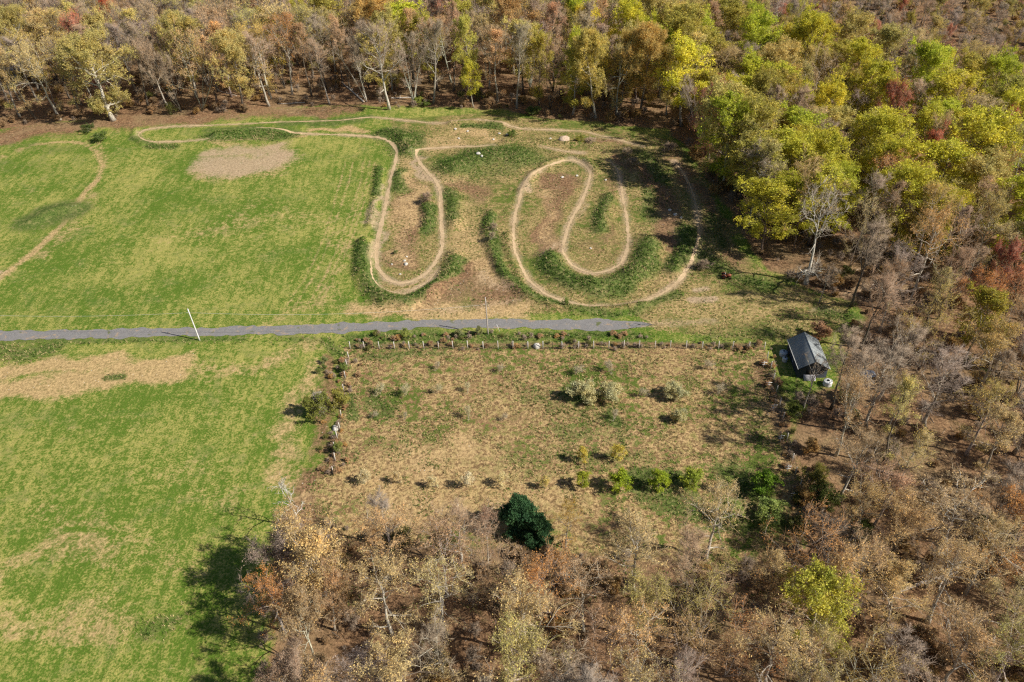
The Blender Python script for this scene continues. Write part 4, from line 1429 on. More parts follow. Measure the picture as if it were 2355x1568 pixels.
bl = [(838, 1112, 3.0, 3.2, 'leftmost cream-blossomed sapling of the meadow row'), (917, 1110, 2.6, 2.2, 'faint cream-blossomed sapling, second of the row'),
      (998, 1120, 2.4, 2.6, 'low cream-blossomed sapling, third of the row'), (1077, 1121, 3.6, 2.8, 'whitest blossoming sapling, tallest of the row'),
      (1155, 1120, 2.8, 2.8, 'cream-blossomed sapling right of the whitest one'), (1250, 1124, 2.8, 2.4, 'yellowish blossoming sapling, rightmost of the row')]
for i, (px, py, h, w, lab) in enumerate(bl):
    plant('blossoming_sapling', 'wisp', 1, px, py, h, w, [(.74, .66, .42), (.70, .58, .34), (.74, .66, .40), (.84, .78, .58), (.76, .68, .38), (.66, .56, .20)][i],
          GREYBARK, lab, 'tree', 'blossoming saplings in a row')
orch = [(1337, 918, 3.8, 5.8, 'biggest pale orchard bush beside a dark grass patch'), (1403, 920, 3.4, 5.2, 'pale orchard bush right of the biggest one'),
        (1552, 916, 3.2, 5.0, 'pale orchard bush alone below the right part of the fence'), (1077, 962, 2.8, 2.6, 'upright pale bush in the meadow left half'),
        (1562, 968, 2.6, 3.2, 'pale bush below the lone right orchard bush'), (873, 905, 2.4, 3.4, 'yellowish bush nearest the west fence, upper row'),
        (935, 905, 2.6, 3.6, 'yellowish bush second from the west fence, upper row'), (1005, 903, 2.2, 2.8, 'thin bush third from the west fence, upper row'),
        (1075, 900, 2.0, 2.6, 'thin bush fourth from the west fence, upper row'), (1158, 966, 1.6, 2.0, 'small grey twiggy bush in the meadow middle'),
        (1412, 966, 2.2, 2.4, 'twiggy bush inside the greenest meadow patch'), (932, 962, 1.4, 1.6, 'small leaning twig bush in the meadow left half'),
        (1332, 858, 2.0, 3.2, 'thin brownish bush below the gate'), (1005, 848, 1.8, 2.2, 'small bush below the fence, left part'),
        (1400, 855, 2.4, 3.2, 'thin pale bush right of the gate below fence'), (1152, 852, 1.8, 2.4, 'small twiggy bush below the fence middle'),
        (1655, 905, 2.4, 3.2, 'sparse bush near the east fence'), (1480, 912, 2.0, 2.6, 'small sparse bush between the larger orchard bushes'),
        (860, 960, 1.6, 2.2, 'greyish sprawling bush in the left meadow'), (1630, 850, 2.2, 3.0, 'pale bush below the fence right end')]
for i, (px, py, h, w, lab) in enumerate(orch):
    c = (.60, .57, .33) if i < 9 else (.54, .48, .34)
    plant('orchard_bush', 'shrub' if i in (0, 1, 2, 4) else 'wisp', 0, px, py, h, w, c, GREYBARK, lab, 'bush', 'orchard bushes in the meadow')
# dark evergreen pair
plant('evergreen_tree', 'ever', 0, 1198, 1222, 7.6, 6.6, C_EVER, DARKBARK, 'dark green evergreen tree at the wood edge, larger of the pair', 'tree')
plant('evergreen_tree', 'ever', 0, 1238, 1250, 5.8, 5.0, (.07, .16, .07), DARKBARK, 'dark green evergreen tree, lower and right of the pair', 'tree')
sm = [(735, 955, 5.0, 6.0, 'shrub', 1, (.24, .27, .06), 'olive leafy tree shading the field by the west fence', 'small_tree', 'tree'),
      (742, 948, 5.2, 3.6, 'shrub', 2, (.60, .58, .52), 'lichen-grey bare tree inside the olive leafy one', 'small_tree', 'tree'),
      (783, 940, 4.4, 4.6, 'shrub', 1, (.40, .38, .09), 'yellowish bush leaning over the west fence', 'bush', 'bush'),
      (795, 852, 2.0, 2.4, 'shrub', 1, (.26, .34, .09), 'bright green bush on the west fence', 'bush', 'bush'),
      (778, 1038, 2.4, 2.2, 'shrub', 1, (.30, .35, .10), 'green bush on the west fence south end', 'bush', 'bush'),
      (747, 834, 1.6, 1.6, 'shrub', 1, (.30, .36, .14), 'pale green round bush west of the fence corner, upper of three', 'bush', 'bush'),
      (745, 848, 1.2, 1.5, 'shrub', 1, (.20, .27, .07), 'green bush west of the fence corner, middle of three', 'bush', 'bush'),
      (733, 856, 1.3, 1.4, 'shrub', 1, (.22, .29, .08), 'green bush west of the fence corner, lowest of three', 'bush', 'bush'),
      (935, 776, 2.2, 2.8, 'shrub', 1, (.36, .42, .11), 'yellow-green bush on the verge between road and fence', 'bush', 'bush'),
      (1057, 772, 1.6, 2.2, 'shrub', 0, (.36, .38, .17), 'pale greyish bush on the verge left of the right pole', 'bush', 'bush'),
      (1101, 770, 2.2, 1.6, 'shrub', 0, (.36, .38, .17), 'pale bush touching the right pole foot', 'bush', 'bush'),
      (232, 325, 2.6, 6.0, 'shrub', 1, (.15, .22, .05), 'dark green bush below the huge spreading oak', 'bush', 'bush'),
      (205, 305, 2.4, 5.0, 'shrub', 1, (.10, .15, .035), 'darkest bush at the field top left', 'bush', 'bush'),
      (985, 468, 2.2, 4.6, 'shrub', 2, (.42, .27, .17), 'brown twiggy bush on the bank inside the left loop', 'bush', 'bush'),
      (1132, 535, 2.2, 3.4, 'shrub', 2, (.36, .27, .15), 'brown bush on the outer bank of the winding loop', 'bush', 'bush'),
      (1130, 560, 2.0, 3.0, 'shrub', 2, (.33, .27, .14), 'brown bush just below another on the outer bank', 'bush', 'bush'),
      (1455, 388, 2.2, 4.6, 'shrub', 2, (.44, .32, .19), 'tan brushy bush at the top right of the winding loop', 'bush', 'bush'),
      (1440, 366, 2.0, 4.4, 'shrub', 2, (.42, .31, .18), 'tan brushy bush above another, right of the loop top', 'bush', 'bush'),
      (1360, 330, 1.8, 5.0, 'shrub', 2, (.44, .31, .19), 'low tan brush right of the dirt heap', 'bush', 'bush'),
      (1335, 326, 1.6, 4.0, 'shrub', 1, (.32, .33, .06), 'olive bush touching the dirt heap', 'bush', 'bush'),
      (1178, 312, 1.6, 3.6, 'shrub', 1, (.16, .23, .04), 'small dark green bush by the pale stones', 'bush', 'bush'),
      (1535, 348, 2.0, 6.5, 'shrub', 2, (.38, .26, .17), 'reddish brush at the shaded corner of the track', 'bush', 'bush'),
      (1620, 618, 2.0, 5.0, 'shrub', 2, (.36, .25, .16), 'brown brush at the bend left of the old red tractor', 'bush', 'bush'),
      (1225, 262, 2.4, 6.0, 'shrub', 1, (.13, .18, .04), 'green bush at the forest edge above the mounds', 'bush', 'bush'),
      (960, 238, 2.2, 4.5, 'shrub', 1, (.30, .34, .06), 'yellow-green bush at the forest edge right of silvery tree', 'bush', 'bush'),
      (978, 243, 1.8, 4.5, 'shrub', 1, (.20, .27, .05), 'low green bush beside the yellow-green one at forest edge', 'bush', 'bush'),
      (1868, 1118, 4.2, 5.4, 'shrub', 1, (.26, .25, .06), 'olive bush outside the east fence', 'bush', 'bush'),
      (1893, 1160, 4.0, 6.0, 'shrub', 1, (.11, .14, .03), 'dark green bush below the olive one outside east fence', 'bush', 'bush'),
      (1968, 1238, 3.4, 5.0, 'shrub', 1, (.10, .14, .03), 'dark green bush right of the silvery leafless tree', 'bush', 'bush'),
      (1828, 955, 2.4, 4.0, 'shrub', 1, (.17, .22, .04), 'green bush left of the trunk in front of the shed', 'bush', 'bush'),
      (1300, 706, 1.2, 2.0, 'shrub', 1, (.22, .30, .06), 'small green bush on the bank below the winding loop', 'bush', 'bush'),
      (910, 584, 1.0, 1.4, 'shrub', 1, (.28, .32, .12), 'tiny pale green bush inside the left loop', 'bush', 'bush'),
      (1880, 780, 3.4, 5.0, 'shrub', 0, (.46, .28, .17), 'rusty twig bush behind the shed roof', 'bush', 'bush'),
      (1720, 520, 3, 6, 'shrub', 1, (.13, .19, .03), 'shaded green bush at the right wood edge', 'bush', 'bush')]
for px, py, h, w, pr, ix, c, lab, nm, ct in sm:
    plant(nm, pr, ix, px, py, h, w, c, GREYBARK if c[0] < .5 else PALEBARK, lab, ct)

# ------------------------------------------------------------------ fences
WOODP = mat_simple('weathered_wood', (.66, .62, .57), .85, .15, 0, 5, .35)
WIRE = mat_simple('fence_wire', (.13, .13, .12), .55, .4, .6, 4, .2)
DGREEN = mat_simple('dark_green_metal', (.05, .08, .055), .6, .3, .3, 6, .3)


def add_fence(name, label, pts, h, skip=(), wiregap=()):
    ps = [at(a, b) for a, b in pts]
    e = thing(name, label, 'fence', ps[0])
    o3 = np.array(ps[0])
    g = random.Random(len(pts))
    tops = []
    for i, p in enumerate(ps):
        q = np.array(p) - o3
        hh = h * g.uniform(.94, 1.06)
        ln = np.array([g.normal(0, .05) if hasattr(g, 'normal') else g.gauss(0, .05), g.gauss(0, .04), 0])
        m = Acc()
        rr = .105 * g.uniform(.85, 1.15)
        m.tube([q + [0, 0, -.1], q + ln * .5 + [0, 0, hh * .5], q + ln + [0, 0, hh], q + ln + [0, 0, hh + .03]], [rr * 1.05, rr, rr * .95, rr * .5], 8)
        link('post', m.mesh('post', WOODP, True), e)
        tops.append((q, ln, hh))
    w = Acc()
    P0, P1, RR = [], [], []
    for i in range(len(tops) - 1):
        if i in wiregap:
            continue
        (qa, la, ha), (qb, lb, hb) = tops[i], tops[i + 1]
        for k in range(11):
            f = (k + .4) / 11
            P0.append(qa + la * f + [0, 0, ha * f])
            P1.append(qb + lb * f + [0, 0, hb * f])
        nv = max(4, int(np.linalg.norm(qb - qa) / .3))
        for j in range(1, nv):
            f = j / nv
            b = qa * (1 - f) + qb * f
            P0.append(b + [0, 0, .04])
            P1.append(b + (la + lb) / 2 * .97 + [0, 0, (ha * (1 - f) + hb * f) * .97])
    P0, P1 = np.array(P0), np.array(P1)
    for a_, b_ in zip(P0, P1):
        w.tube([a_, b_], [.006, .006], 3, False)
    link('wire_mesh', w.mesh('wire_mesh', WIRE), e)
    return e


r5x = [60, 158, 260, 365, 467, 568, 670, 768, 870, 977, 1080, 1182, 1285, 1388, 1520, 1633, 1738, 1842, 1945, 2051, 2160, 2266]
TOPF = [(785 + v / 3, 800.5 + .6 * (i > 8)) for i, v in enumerate(r5x)] + [(1569.3 + v / 3, 802.5 + v / 180) for v in (22, 132, 245, 340, 453, 560)]
add_fence('wire_fence', 'long wire fence of pale round posts along the gravel road', TOPF, 2.25, wiregap=(13,))
add_fence('wire_fence', 'wire fence with leaning posts down the west side of the meadow',
          [(802, 823), (797.5, 841), (793.8, 868), (790, 897), (787, 926), (784.4, 957), (781, 986), (775, 1007), (770, 1032), (770.4, 1058), (766.5, 1088)], 2.1)
add_fence('wire_fence', 'wire fence of grey posts down the east side by the shed',
          [(1763, 828), (1771, 850), (1777, 877), (1784, 903), (1791, 935), (1799, 966), (1808, 1013), (1820, 1060), (1828, 1091), (1837, 1122), (1844, 1165)], 2.2)
# gate between two posts
ga, gb = np.array(at(*TOPF[13])), np.array(at(*TOPF[14]))
e = thing('gate', 'dark green wire double gate in the long fence', 'gate', ga)
gd = gb - ga
gl_ = np.linalg.norm(gd[:2])
e.rotation_euler = (0, 0, math.atan2(gd[1], gd[0]))
for x0, x1 in ((.16, gl_ / 2 - .03), (gl_ / 2 + .03, gl_ - .16)):
    m = Acc()
    for (p, q, r) in (((x0, 0, .12), (x0, 0, 2.05), .035), ((x1, 0, .12), (x1, 0, 2.05), .035), ((x0, 0, .14), (x1, 0, .14), .03),
                      ((x0, 0, 2.03), (x1, 0, 2.03), .03), ((x0, 0, 1.1), (x1, 0, 1.1), .025)):
        m.tube([p, q], [r, r], 6)
    for k in range(1, 9):
        xx = x0 + (x1 - x0) * k / 9
        m.tube([(xx, 0, .14), (xx, 0, 2.03)], [.007, .007], 3, False)
    for k in range(1, 10):
        zz = .14 + 1.9 * k / 10
        m.tube([(x0, 0, zz), (x1, 0, zz)], [.007, .007], 3, False)
    link('gate_leaf', m.mesh('gate_leaf', DGREEN), e)

# white double-armed trellis posts
WHITE = mat_simple('white_paint', (.80, .79, .77), .6, .3, 0, 6, .15)
tr_ = [(2289, 1091, 'by the shed tanks, northernmost'), (2303, 1151, 'second from the north end'), (2319, 1218, 'third from the north end'),
       (2340, 1310, 'midway, inside grey twigs'), (2361, 1400, 'beside the deepest green sapling'), (2378, 1481, 'level with the meadow bottom corner'), (2394, 1562, 'southernmost, below the meadow corner')]
for a_, b_, s_ in tr_:
    x_, y_, z_ = at(a_ * .7663, b_ * .7663 + 11)
    e = thing('trellis_post', f'white double-armed trellis post along the east fence, {s_}', 'post', (x_, y_, z_), rad(random.uniform(-6, 6)), 'white trellis posts')
    m = Acc()
    m.box((0, 0, .88), (.10, .10, 1.96))
    link('post', m.mesh('post', WHITE), e)
    for zz, ln in ((1.62, 1.25), (1.02, .95)):
        m = Acc()
        m.box((0, -.075, zz), (ln, .05, .13))
        link('crossarm', m.mesh('crossarm', WHITE), e)

# ------------------------------------------------------------------ utility poles and lines
POLEM = mat_simple('pole_wood', (.60, .565, .53), .85, .15, 0, 3, .3)
METAL = mat_simple('galvanised_metal', (.5, .5, .52), .45, .5, .7, 6, .2)


def solve_h(px, py, tx, ty):
    x_, y_, z_ = at(px, py)
    d = fw * FOC + rt * (tx - IW / 2) - up * (ty - IH / 2)
    t = y_ / d[1]
    return np.array([d[0] * t, y_, CAMH + d[2] * t]) - np.array([x_, y_, z_])


poles = []
for (b, tp_, lab, col) in (((459, 782.5), (431.5, 710.5), 'leaning pale utility pole left, rooted in grass below the road', (.78, .77, .77)),
                           ((1122, 768), (1115.5, 685), 'brownish utility pole with guy wire beside the road', (.52, .46, .41))):
    x_, y_, z_ = at(*b)
    v = solve_h(*b, *tp_)
    e = thing('utility_pole', lab, 'utility pole', (x_, y_, z_), 0, 'utility poles along the road')
    pm = mat_simple('pole_wood', col, .85, .15, 0, 3, .28)
    m = Acc()
    f = np.linspace(-.03, 1, 8)
    m.tube(f[:, None] * v[None], .17 - .055 * f, 10)
    link('shaft', m.mesh('shaft', pm, True), e)
    m = Acc()
    m.lathe([(.0, .16), (.10, .14), (.115, 0)], 10, v)
    link('pole_cap', m.mesh('pole_cap', METAL, True), e)
    m = Acc()
    a0 = v * .86
    m.tube([a0 + [0, .1, 0], a0 + [0, .32, .02]], [.03, .03], 6)
    m.tube([a0 + [0, .32, -.06], a0 + [0, .32, .10]], [.06, .045], 8)
    link('insulator', m.mesh('insulator', METAL), e)
    poles.append((np.array([x_, y_, z_]), v))
wirem = mat_simple('power_cable', (.62, .62, .58), .5, .4, 0, 3, .1)


def cable(name, label, a, b, sag, r=.022):
    n = 30
    t = np.linspace(0, 1, n)
    p = a[None] * (1 - t)[:, None] + b[None] * t[:, None]
    p[:, 2] -= sag * 4 * t * (1 - t)
    m = Acc()
    m.tube(p, np.full(n, r), 5)
    o = link(name, m.mesh(name, wirem, True))
    return tag(o, label, 'cable')


at1 = poles[0][0] + poles[0][1] * .86 + [0, .36, 0]
at2 = poles[1][0] + poles[1][1] * .80 + [0, .36, 0]
lg = G(-330, 762)
cable('power_line', 'thin sagging cable running left from the leaning pole', at1 + [-.05, 0, 0], np.array([lg[0], lg[1], 7.6]), 1.9)
cable('power_line', 'thin sagging cable between the two utility poles', at1 + [.05, 0, 0], at2, 1.5)
gx_, gy_, gz_ = at(1149.5, 763)
anchor = np.array([gx_, gy_, gz_])
topp = poles[1][0] + poles[1][1] * .94 + [.12, 0, 0]
e = thing('guy_wire', 'thin guy wire with white guard, right of the right pole', 'guy wire', tuple(anchor))
m = Acc()
m.tube([[0, 0, -.05], topp - anchor], [.012, .012], 4)
link('wire', m.mesh('wire', METAL), e)
d_ = nrm(topp - anchor)
m = Acc()
m.tube([d_ * .1, d_ * 2.6], [.045, .045], 6)
link('guard', m.mesh('guard', WHITE), e)

# ------------------------------------------------------------------ shed


def mat_shingle():
    t = NT('roof_shingles')
    c = t.n('ShaderNodeTexCoord').outputs['Object']
    b = t.n('ShaderNodeTexBrick')
    t.put(b.inputs['Vector'], c)
    b.inputs['Color1'].default_value = (.25, .285, .305, 1)
    b.inputs['Color2'].default_value = (.34, .37, .385, 1)
    b.inputs['Mortar'].default_value = (.12, .135, .145, 1)
    b.inputs['Scale'].default_value = 1.0
    b.inputs['Mortar Size'].default_value = .022
    b.inputs['Brick Width'].default_value = .42
    b.inputs['Row Height'].default_value = .26
    n_ = t.noise(c, .6, 4, .6)
    k = t.mix(t.math('MULTIPLY', t.sstep(.4, .7, n_), .35), b.outputs[0], (.22, .22, .21))
    return t.done(t.bsdf(k, .9, .15, 0, t.bump(b.outputs['Fac'], -.5, .03)))


def mat_siding():
    t = NT('dark_siding')
    c = t.n('ShaderNodeTexCoord').outputs['Object']
    w = t.n('ShaderNodeTexWave')
    w.bands_direction = 'Z'
    w.wave_profile = 'SAW'
    t.put(w.inputs['Vector'], c)
    w.inputs['Scale'].default_value = 1.6
    n_ = t.noise(c, 4, 3, .6)
    k = t.mix(n_, (.028, .034, .05), (.065, .072, .09))
    return t.done(t.bsdf(k, .75, .2, 0, t.bump(w.outputs['Fac'], .6, .03)))


FL, FR = G(1834, 853, 2.6), G(1906, 850, 2.6)
BL, BR = G(1809, 783, 2.6), G(1881, 783, 2.6)
ax = nrm(FR - FL + BR - BL)
ay = np.array([-ax[1], ax[0]])
cen = (FL + FR + BL + BR) / 4
Wd = float(np.linalg.norm((FR + BR - FL - BL) / 2)) - .1
Ln = float(((BL + BR - FL - FR) / 2) @ ay)
skew = float(((BL + BR - FL - FR) / 2) @ ax)
yaw = math.atan2(ax[1], ax[0]) - math.atan2(skew, Ln) * .55
zb = gz(*cen)
shed = thing('shed', 'dark gabled shed with charcoal shingle roof at the meadow corner', 'shed', (cen[0], cen[1], zb), yaw)
SID, SHG = mat_siding(), mat_shingle()
DARKM = mat_simple('dark_opening', (.02, .02, .022), .8, .1, 0, 3, .3)
w2, l2, wh, rh, ov = Wd / 2 - .3, Ln / 2 - .3, 2.6, 2.05, .3
m = Acc()
m.add([[-w2, -l2, -.1], [w2, -l2, -.1], [w2, l2, -.1], [-w2, l2, -.1], [-w2, -l2, wh], [w2, -l2, wh], [w2, l2, wh], [-w2, l2, wh],
       [0, -l2, wh + rh * w2 / (w2 + ov)], [0, l2, wh + rh * w2 / (w2 + ov)]],
      [[0, 1, 5, 4], [1, 2, 6, 5], [2, 3, 7, 6], [3, 0, 4, 7]], [[4, 5, 8], [6, 7, 9]])
link('wall', m.mesh('wall', SID), shed)
W2, L2, slope = w2 + ov, l2 + .3, math.atan2(rh, w2 + ov)
for s in (-1, 1):
    m = Acc()
    th = .12
    ez, rzz = wh - .02, wh + rh + .02
    xe, xr = s * W2, 0.0
    vv = []
    for yy in (-L2, L2):
        vv += [[xe, yy, ez], [xr, yy, rzz], [xr, yy, rzz + th], [xe, yy, ez + th]]
    f = [[0, 1, 2, 3], [7, 6, 5, 4], [0, 4, 5, 1], [3, 2, 6, 7], [0, 3, 7, 4]]
    if s > 0:
        f = [q[::-1] for q in f]
    m.add(vv, f)
    o = m.mesh('roof_slope', SHG)
    link('roof_slope', o, shed)
m = Acc()
m.tube([[0, -L2 - .01, wh + rh + .13], [0, L2 + .01, wh + rh + .13]], [.07, .07], 6)
link('ridge_cap', m.mesh('ridge_cap', SHG), shed)
for s in (-1, 1):
    m = Acc()
    m.box((s * (W2 + .035), 0, wh + .02), (.06, 2 * L2 + .02, .17))
    gt = link('gutter', m.mesh('gutter', WHITE), shed)
    for yy in (-L2, L2):
        m = Acc()
        a_ = np.array([s * W2, yy * 1.004 + .03 * np.sign(yy), wh + .03])
        b_ = np.array([0.02 * s, yy * 1.004 + .03 * np.sign(yy), wh + rh + .07])
        m.tube([a_, b_], [.055, .055], 4)
        link('rake_board', m.mesh('rake_board', DARKM), shed)
m = Acc()
m.tube([[-W2 - .03, -l2 * .05, wh - .1], [-w2 - .06, -l2 * .08, wh - .5], [-w2 - .06, -l2 * .08, .1]], [.05, .05, .05], 6)
link('downspout', m.mesh('downspout', WHITE, True), shed)
m = Acc()
m.box((-.2, -l2 - .02, 1.15), (2.4, .06, 2.3))
dr = link('door', m.mesh('door', DARKM), shed)
m = Acc()
m.box((.9, -l2 - .07, 1.1), (.05, .05, .3))
link('handle', m.mesh('handle', METAL), dr)
m = Acc()
m.box((w2 * .62, -l2 - .02, 1.6), (.8, .05, .7))
wn = link('window', m.mesh('window', DARKM), shed)
m = Acc()
for (cx2, cz2, sx2, sz2) in ((w2 * .62, 1.985, .96, .07), (w2 * .62, 1.215, .96, .07), (w2 * .62 - .445, 1.6, .07, .7), (w2 * .62 + .445, 1.6, .07, .7)):
    m.box((cx2, -l2 - .05, cz2), (sx2, .05, sz2))
link('frame', m.mesh('frame', SID), wn)


def shed_pt(lx, ly):
    c_, s_ = math.cos(yaw), math.sin(yaw)
    return cen[0] + lx * c_ - ly * s_, cen[1] + lx * s_ + ly * c_


# pale panel leaning on the shed front
x_, y_ = G(1861, 878)
PAN = mat_simple('weathered_panel', (.52, .51, .55), .8, .2, 0, 2.5, .3)
e = thing('panel', 'pale grey board sheet leaning against the shed front', 'panel', (float(x_), float(y_), gz(x_, y_)), yaw)
m = Acc()
th_ = rad(40)
c0 = np.array([0, math.cos(th_) * 1.1, math.sin(th_) * 1.1 + .04])
m.box(c0, (2.5, 2.2, .05), 0, th_)
link('sheet', m.mesh('sheet', PAN), e)
m = Acc()
for xx in (-1.1, 0, 1.1):
    m.box(c0 + np.array([xx, .05, -.075]), (.08, 2.15, .08), 0, th_)
link('batten', m.mesh('batten', WOODP), e)
PLW = mat_simple('white_plastic', (.72, .73, .74), .45, .4, 0, 3, .22)
PLG = mat_simple('grey_plastic', (.50, .56, .58), .5, .35, 0, 3, .25)


def tank(px, py, r, h, mt, lab, lidr=.28, lx=0.0, dome=.3):
    x_, y_, z_ = at(px, py)
    e = thing('water_tank', lab, 'water tank', (x_, y_, z_), random.uniform(0, 6))
    m = Acc()
    pr = [(0, -.05), (r * .96, -.05), (r, .05)]
    for k in range(4):
        zz = h * (k + .5) / 4
        pr += [(r, zz - .06), (r * .975, zz), (r, zz + .06)]
    pr += [(r, h), (r * .86, h + dome * .45), (r * .55, h + dome * .85), (lidr, h + dome), (0, h + dome)]
    m.lathe(pr, 24)
    link('body', m.mesh('body', mt, True), e)
    m = Acc()
    m.lathe([(lidr * .98, h + dome - .02), (lidr, h + dome + .08), (lidr * .8, h + dome + .11), (0, h + dome + .11)], 16, (lx, 0, 0))
    link('lid', m.mesh('lid', DARKM, True), e)
    m = Acc()
    m.tube([[r * .98, 0, .25], [r + .22, 0, .25]], [.05, .05], 6)
    link('outlet', m.mesh('outlet', METAL), e)


tank(1901, 886, .92, 1.0, PLW, 'white round tank with dark hatch at the shed front corner', .3, dome=.16)
tank(1800, 818, .92, .8, PLG, 'larger pale tank beside the shed left wall in shade', .2, dome=.34)
tank(1803, 832, .58, .8, PLG, 'smaller pale tank beside the shed left wall in shade', .2, dome=.22)
# second small building hidden in the wood, far left
x_, y_, z_ = at(40, 176)
e = thing('outbuilding', 'grey roofed outbuilding glimpsed through trunks at upper left', 'building', (x_, y_, z_), rad(25))
m = Acc()
m.add([[-3, -2, -.1], [3, -2, -.1], [3, 2, -.1], [-3, 2, -.1], [-3, -2, 2.6], [3, -2, 2.6], [3, 2, 2.6], [-3, 2, 2.6], [-3, 0, 3.9], [3, 0, 3.9]],
      [[0, 1, 5, 4], [1, 2, 6, 5], [2, 3, 7, 6], [3, 0, 4, 7]], [[5, 6, 9], [7, 4, 8]])
link('wall', m.mesh('wall', PLW), e)
m = Acc()
for s in (-1, 1):
    m.add([[-3.3, s * 2.4, 2.36], [3.3, s * 2.4, 2.36], [3.3, 0, 3.95], [-3.3, 0, 3.95], [-3.3, s * 2.4, 2.48], [3.3, s * 2.4, 2.48], [3.3, 0, 4.07], [-3.3, 0, 4.07]],
          [[0, 1, 2, 3], [4, 7, 6, 5], [0, 4, 5, 1], [1, 5, 6, 2], [3, 7, 4, 0]])
link('roof', m.mesh('roof', mat_simple('grey_roof', (.40, .42, .48), .7, .3, 0, 2, .2)), e)

# ------------------------------------------------------------------ old red tractor
RUST = mat_simple('rusty_red_paint', (.26, .055, .032), .65, .35, .1, 5, .55, (.36, .12, .06))
RUB = mat_simple('rubber', (.025, .024, .023), .9, .15, 0, 8, .3)
x_, y_, z_ = at(1668, 639)
tr = thing('tractor', 'small rusty red tractor parked on grass by the wood edge', 'tractor', (x_, y_, z_), rad(-14))


def part(name, mt, fn, parent=tr, sm_=False):
    m = Acc()
    fn(m)
    return link(name, m.mesh(name, mt, sm_), parent)


part('hood', RUST, lambda m: (m.box((.62, 0, .82), (1.25, .62, .46)), m.box((1.27, 0, .80), (.06, .5, .36)), m.tube([(.05, 0, 1.06), (1.2, 0, 1.02)], [.22, .2], 8)))
part('chassis', RUST, lambda m: (m.box((.1, 0, .5), (2.1, .34, .26)), m.tube([(1.05, -.55, .32), (1.05, .55, .32)], [.05, .05], 6), m.tube([(-.55, -.62, .52), (-.55, .62, .52)], [.09, .09], 8)))
for s in (-1, 1):
    part('fender', RUST, lambda m: m.tube([(-.55 + .62 * math.cos(a_), s * .55, .52 + .62 * math.sin(a_)) for a_ in np.linspace(.15, 2.8, 9)], [.13] * 9, 4))

    def wheel(r, wd, cx2, cy2):
        def f(m):
            v0 = len(m.v)
            pr = [(r * .55, -wd / 2), (r * .9, -wd / 2), (r, -wd * .3), (r, wd * .3), (r * .9, wd / 2), (r * .55, wd / 2)]
            m.lathe(pr, 18)
            vv = m.v[-1]
            m.v[-1] = np.stack([vv[:, 0] + cx2, vv[:, 2] + cy2, vv[:, 1] + r], 1)
        return f

    def rim(r, wd, cx2, cy2):
        def f(m):
            m.lathe([(0, -wd * .3), (r * .56, -wd * .42), (r * .56, wd * .42), (0, wd * .3)], 14)
            vv = m.v[-1]
            m.v[-1] = np.stack([vv[:, 0] + cx2, vv[:, 2] + cy2, vv[:, 1] + r], 1)
        return f
    for (r, wd, cx2) in ((.52, .3, -.55), (.32, .2, 1.05)):
        wl = part('wheel', RUB, wheel(r, wd, cx2, s * .66))
        part('rim', RUST, rim(r, wd, cx2, s * .66), wl)
part('seat', RUB, lambda m: (m.box((-.5, 0, .92), (.42, .46, .09)), m.box((-.72, 0, 1.1), (.08, .44, .36))))
part('steering_wheel', RUB, lambda m: (m.tube([(-.12 + .17 * math.cos(a_) * .5, .17 * math.sin(a_), 1.22 + .17 * math.cos(a_) * .85) for a_ in np.linspace(0, 6.283, 13)], [.018] * 13, 5),
                                       m.tube([(.1, 0, 1.0), (-.12, 0, 1.22)], [.025, .025], 5)))
part('roll_bar', METAL, lambda m: m.tube([(-.2, .42, .55), (-.28, .42, 1.55), (-.28, -.42, 1.55), (-.2, -.42, .55)], [.05] * 4, 6))
part('exhaust', METAL, lambda m: m.tube([(.8, .18, 1.0), (.8, .18, 1.55)], [.035, .035], 6))

# ------------------------------------------------------------------ stones, logs, tarp pile, dirt heap
STONE = mat_simple('pale_stone', (.60, .57, .52), .9, .15, 0, 3, .35)


def blob(seed, sx, sy, sz):
    import bmesh
    g = np.random.default_rng(seed)
    bm = bmesh.new()
    bmesh.ops.create_icosphere(bm, subdivisions=3, radius=1)
    off = g.uniform(-9, 9, 3)
    pl = [(nrm(g.normal(size=3)), g.uniform(.6, .9)) for _ in range(9)]
    for v in bm.verts:
        p = np.array(v.co)
        for nrm_, dd in pl:
            k = p @ nrm_ - dd
            if k > 0:
                p = p - nrm_ * k * .85
        p *= 1 + .10 * (float(vnoise(np.array([p[0] * 2.5 + off[0]]), np.array([p[1] * 2.5 + p[2] * 1.7 + off[1]]), seed)[0]) - .5)
        v.co = (p[0] * sx, p[1] * sy, p[2] * sz)
    me = bpy.data.meshes.new('stone')
    bm.to_mesh(me)
    bm.free()
    return me


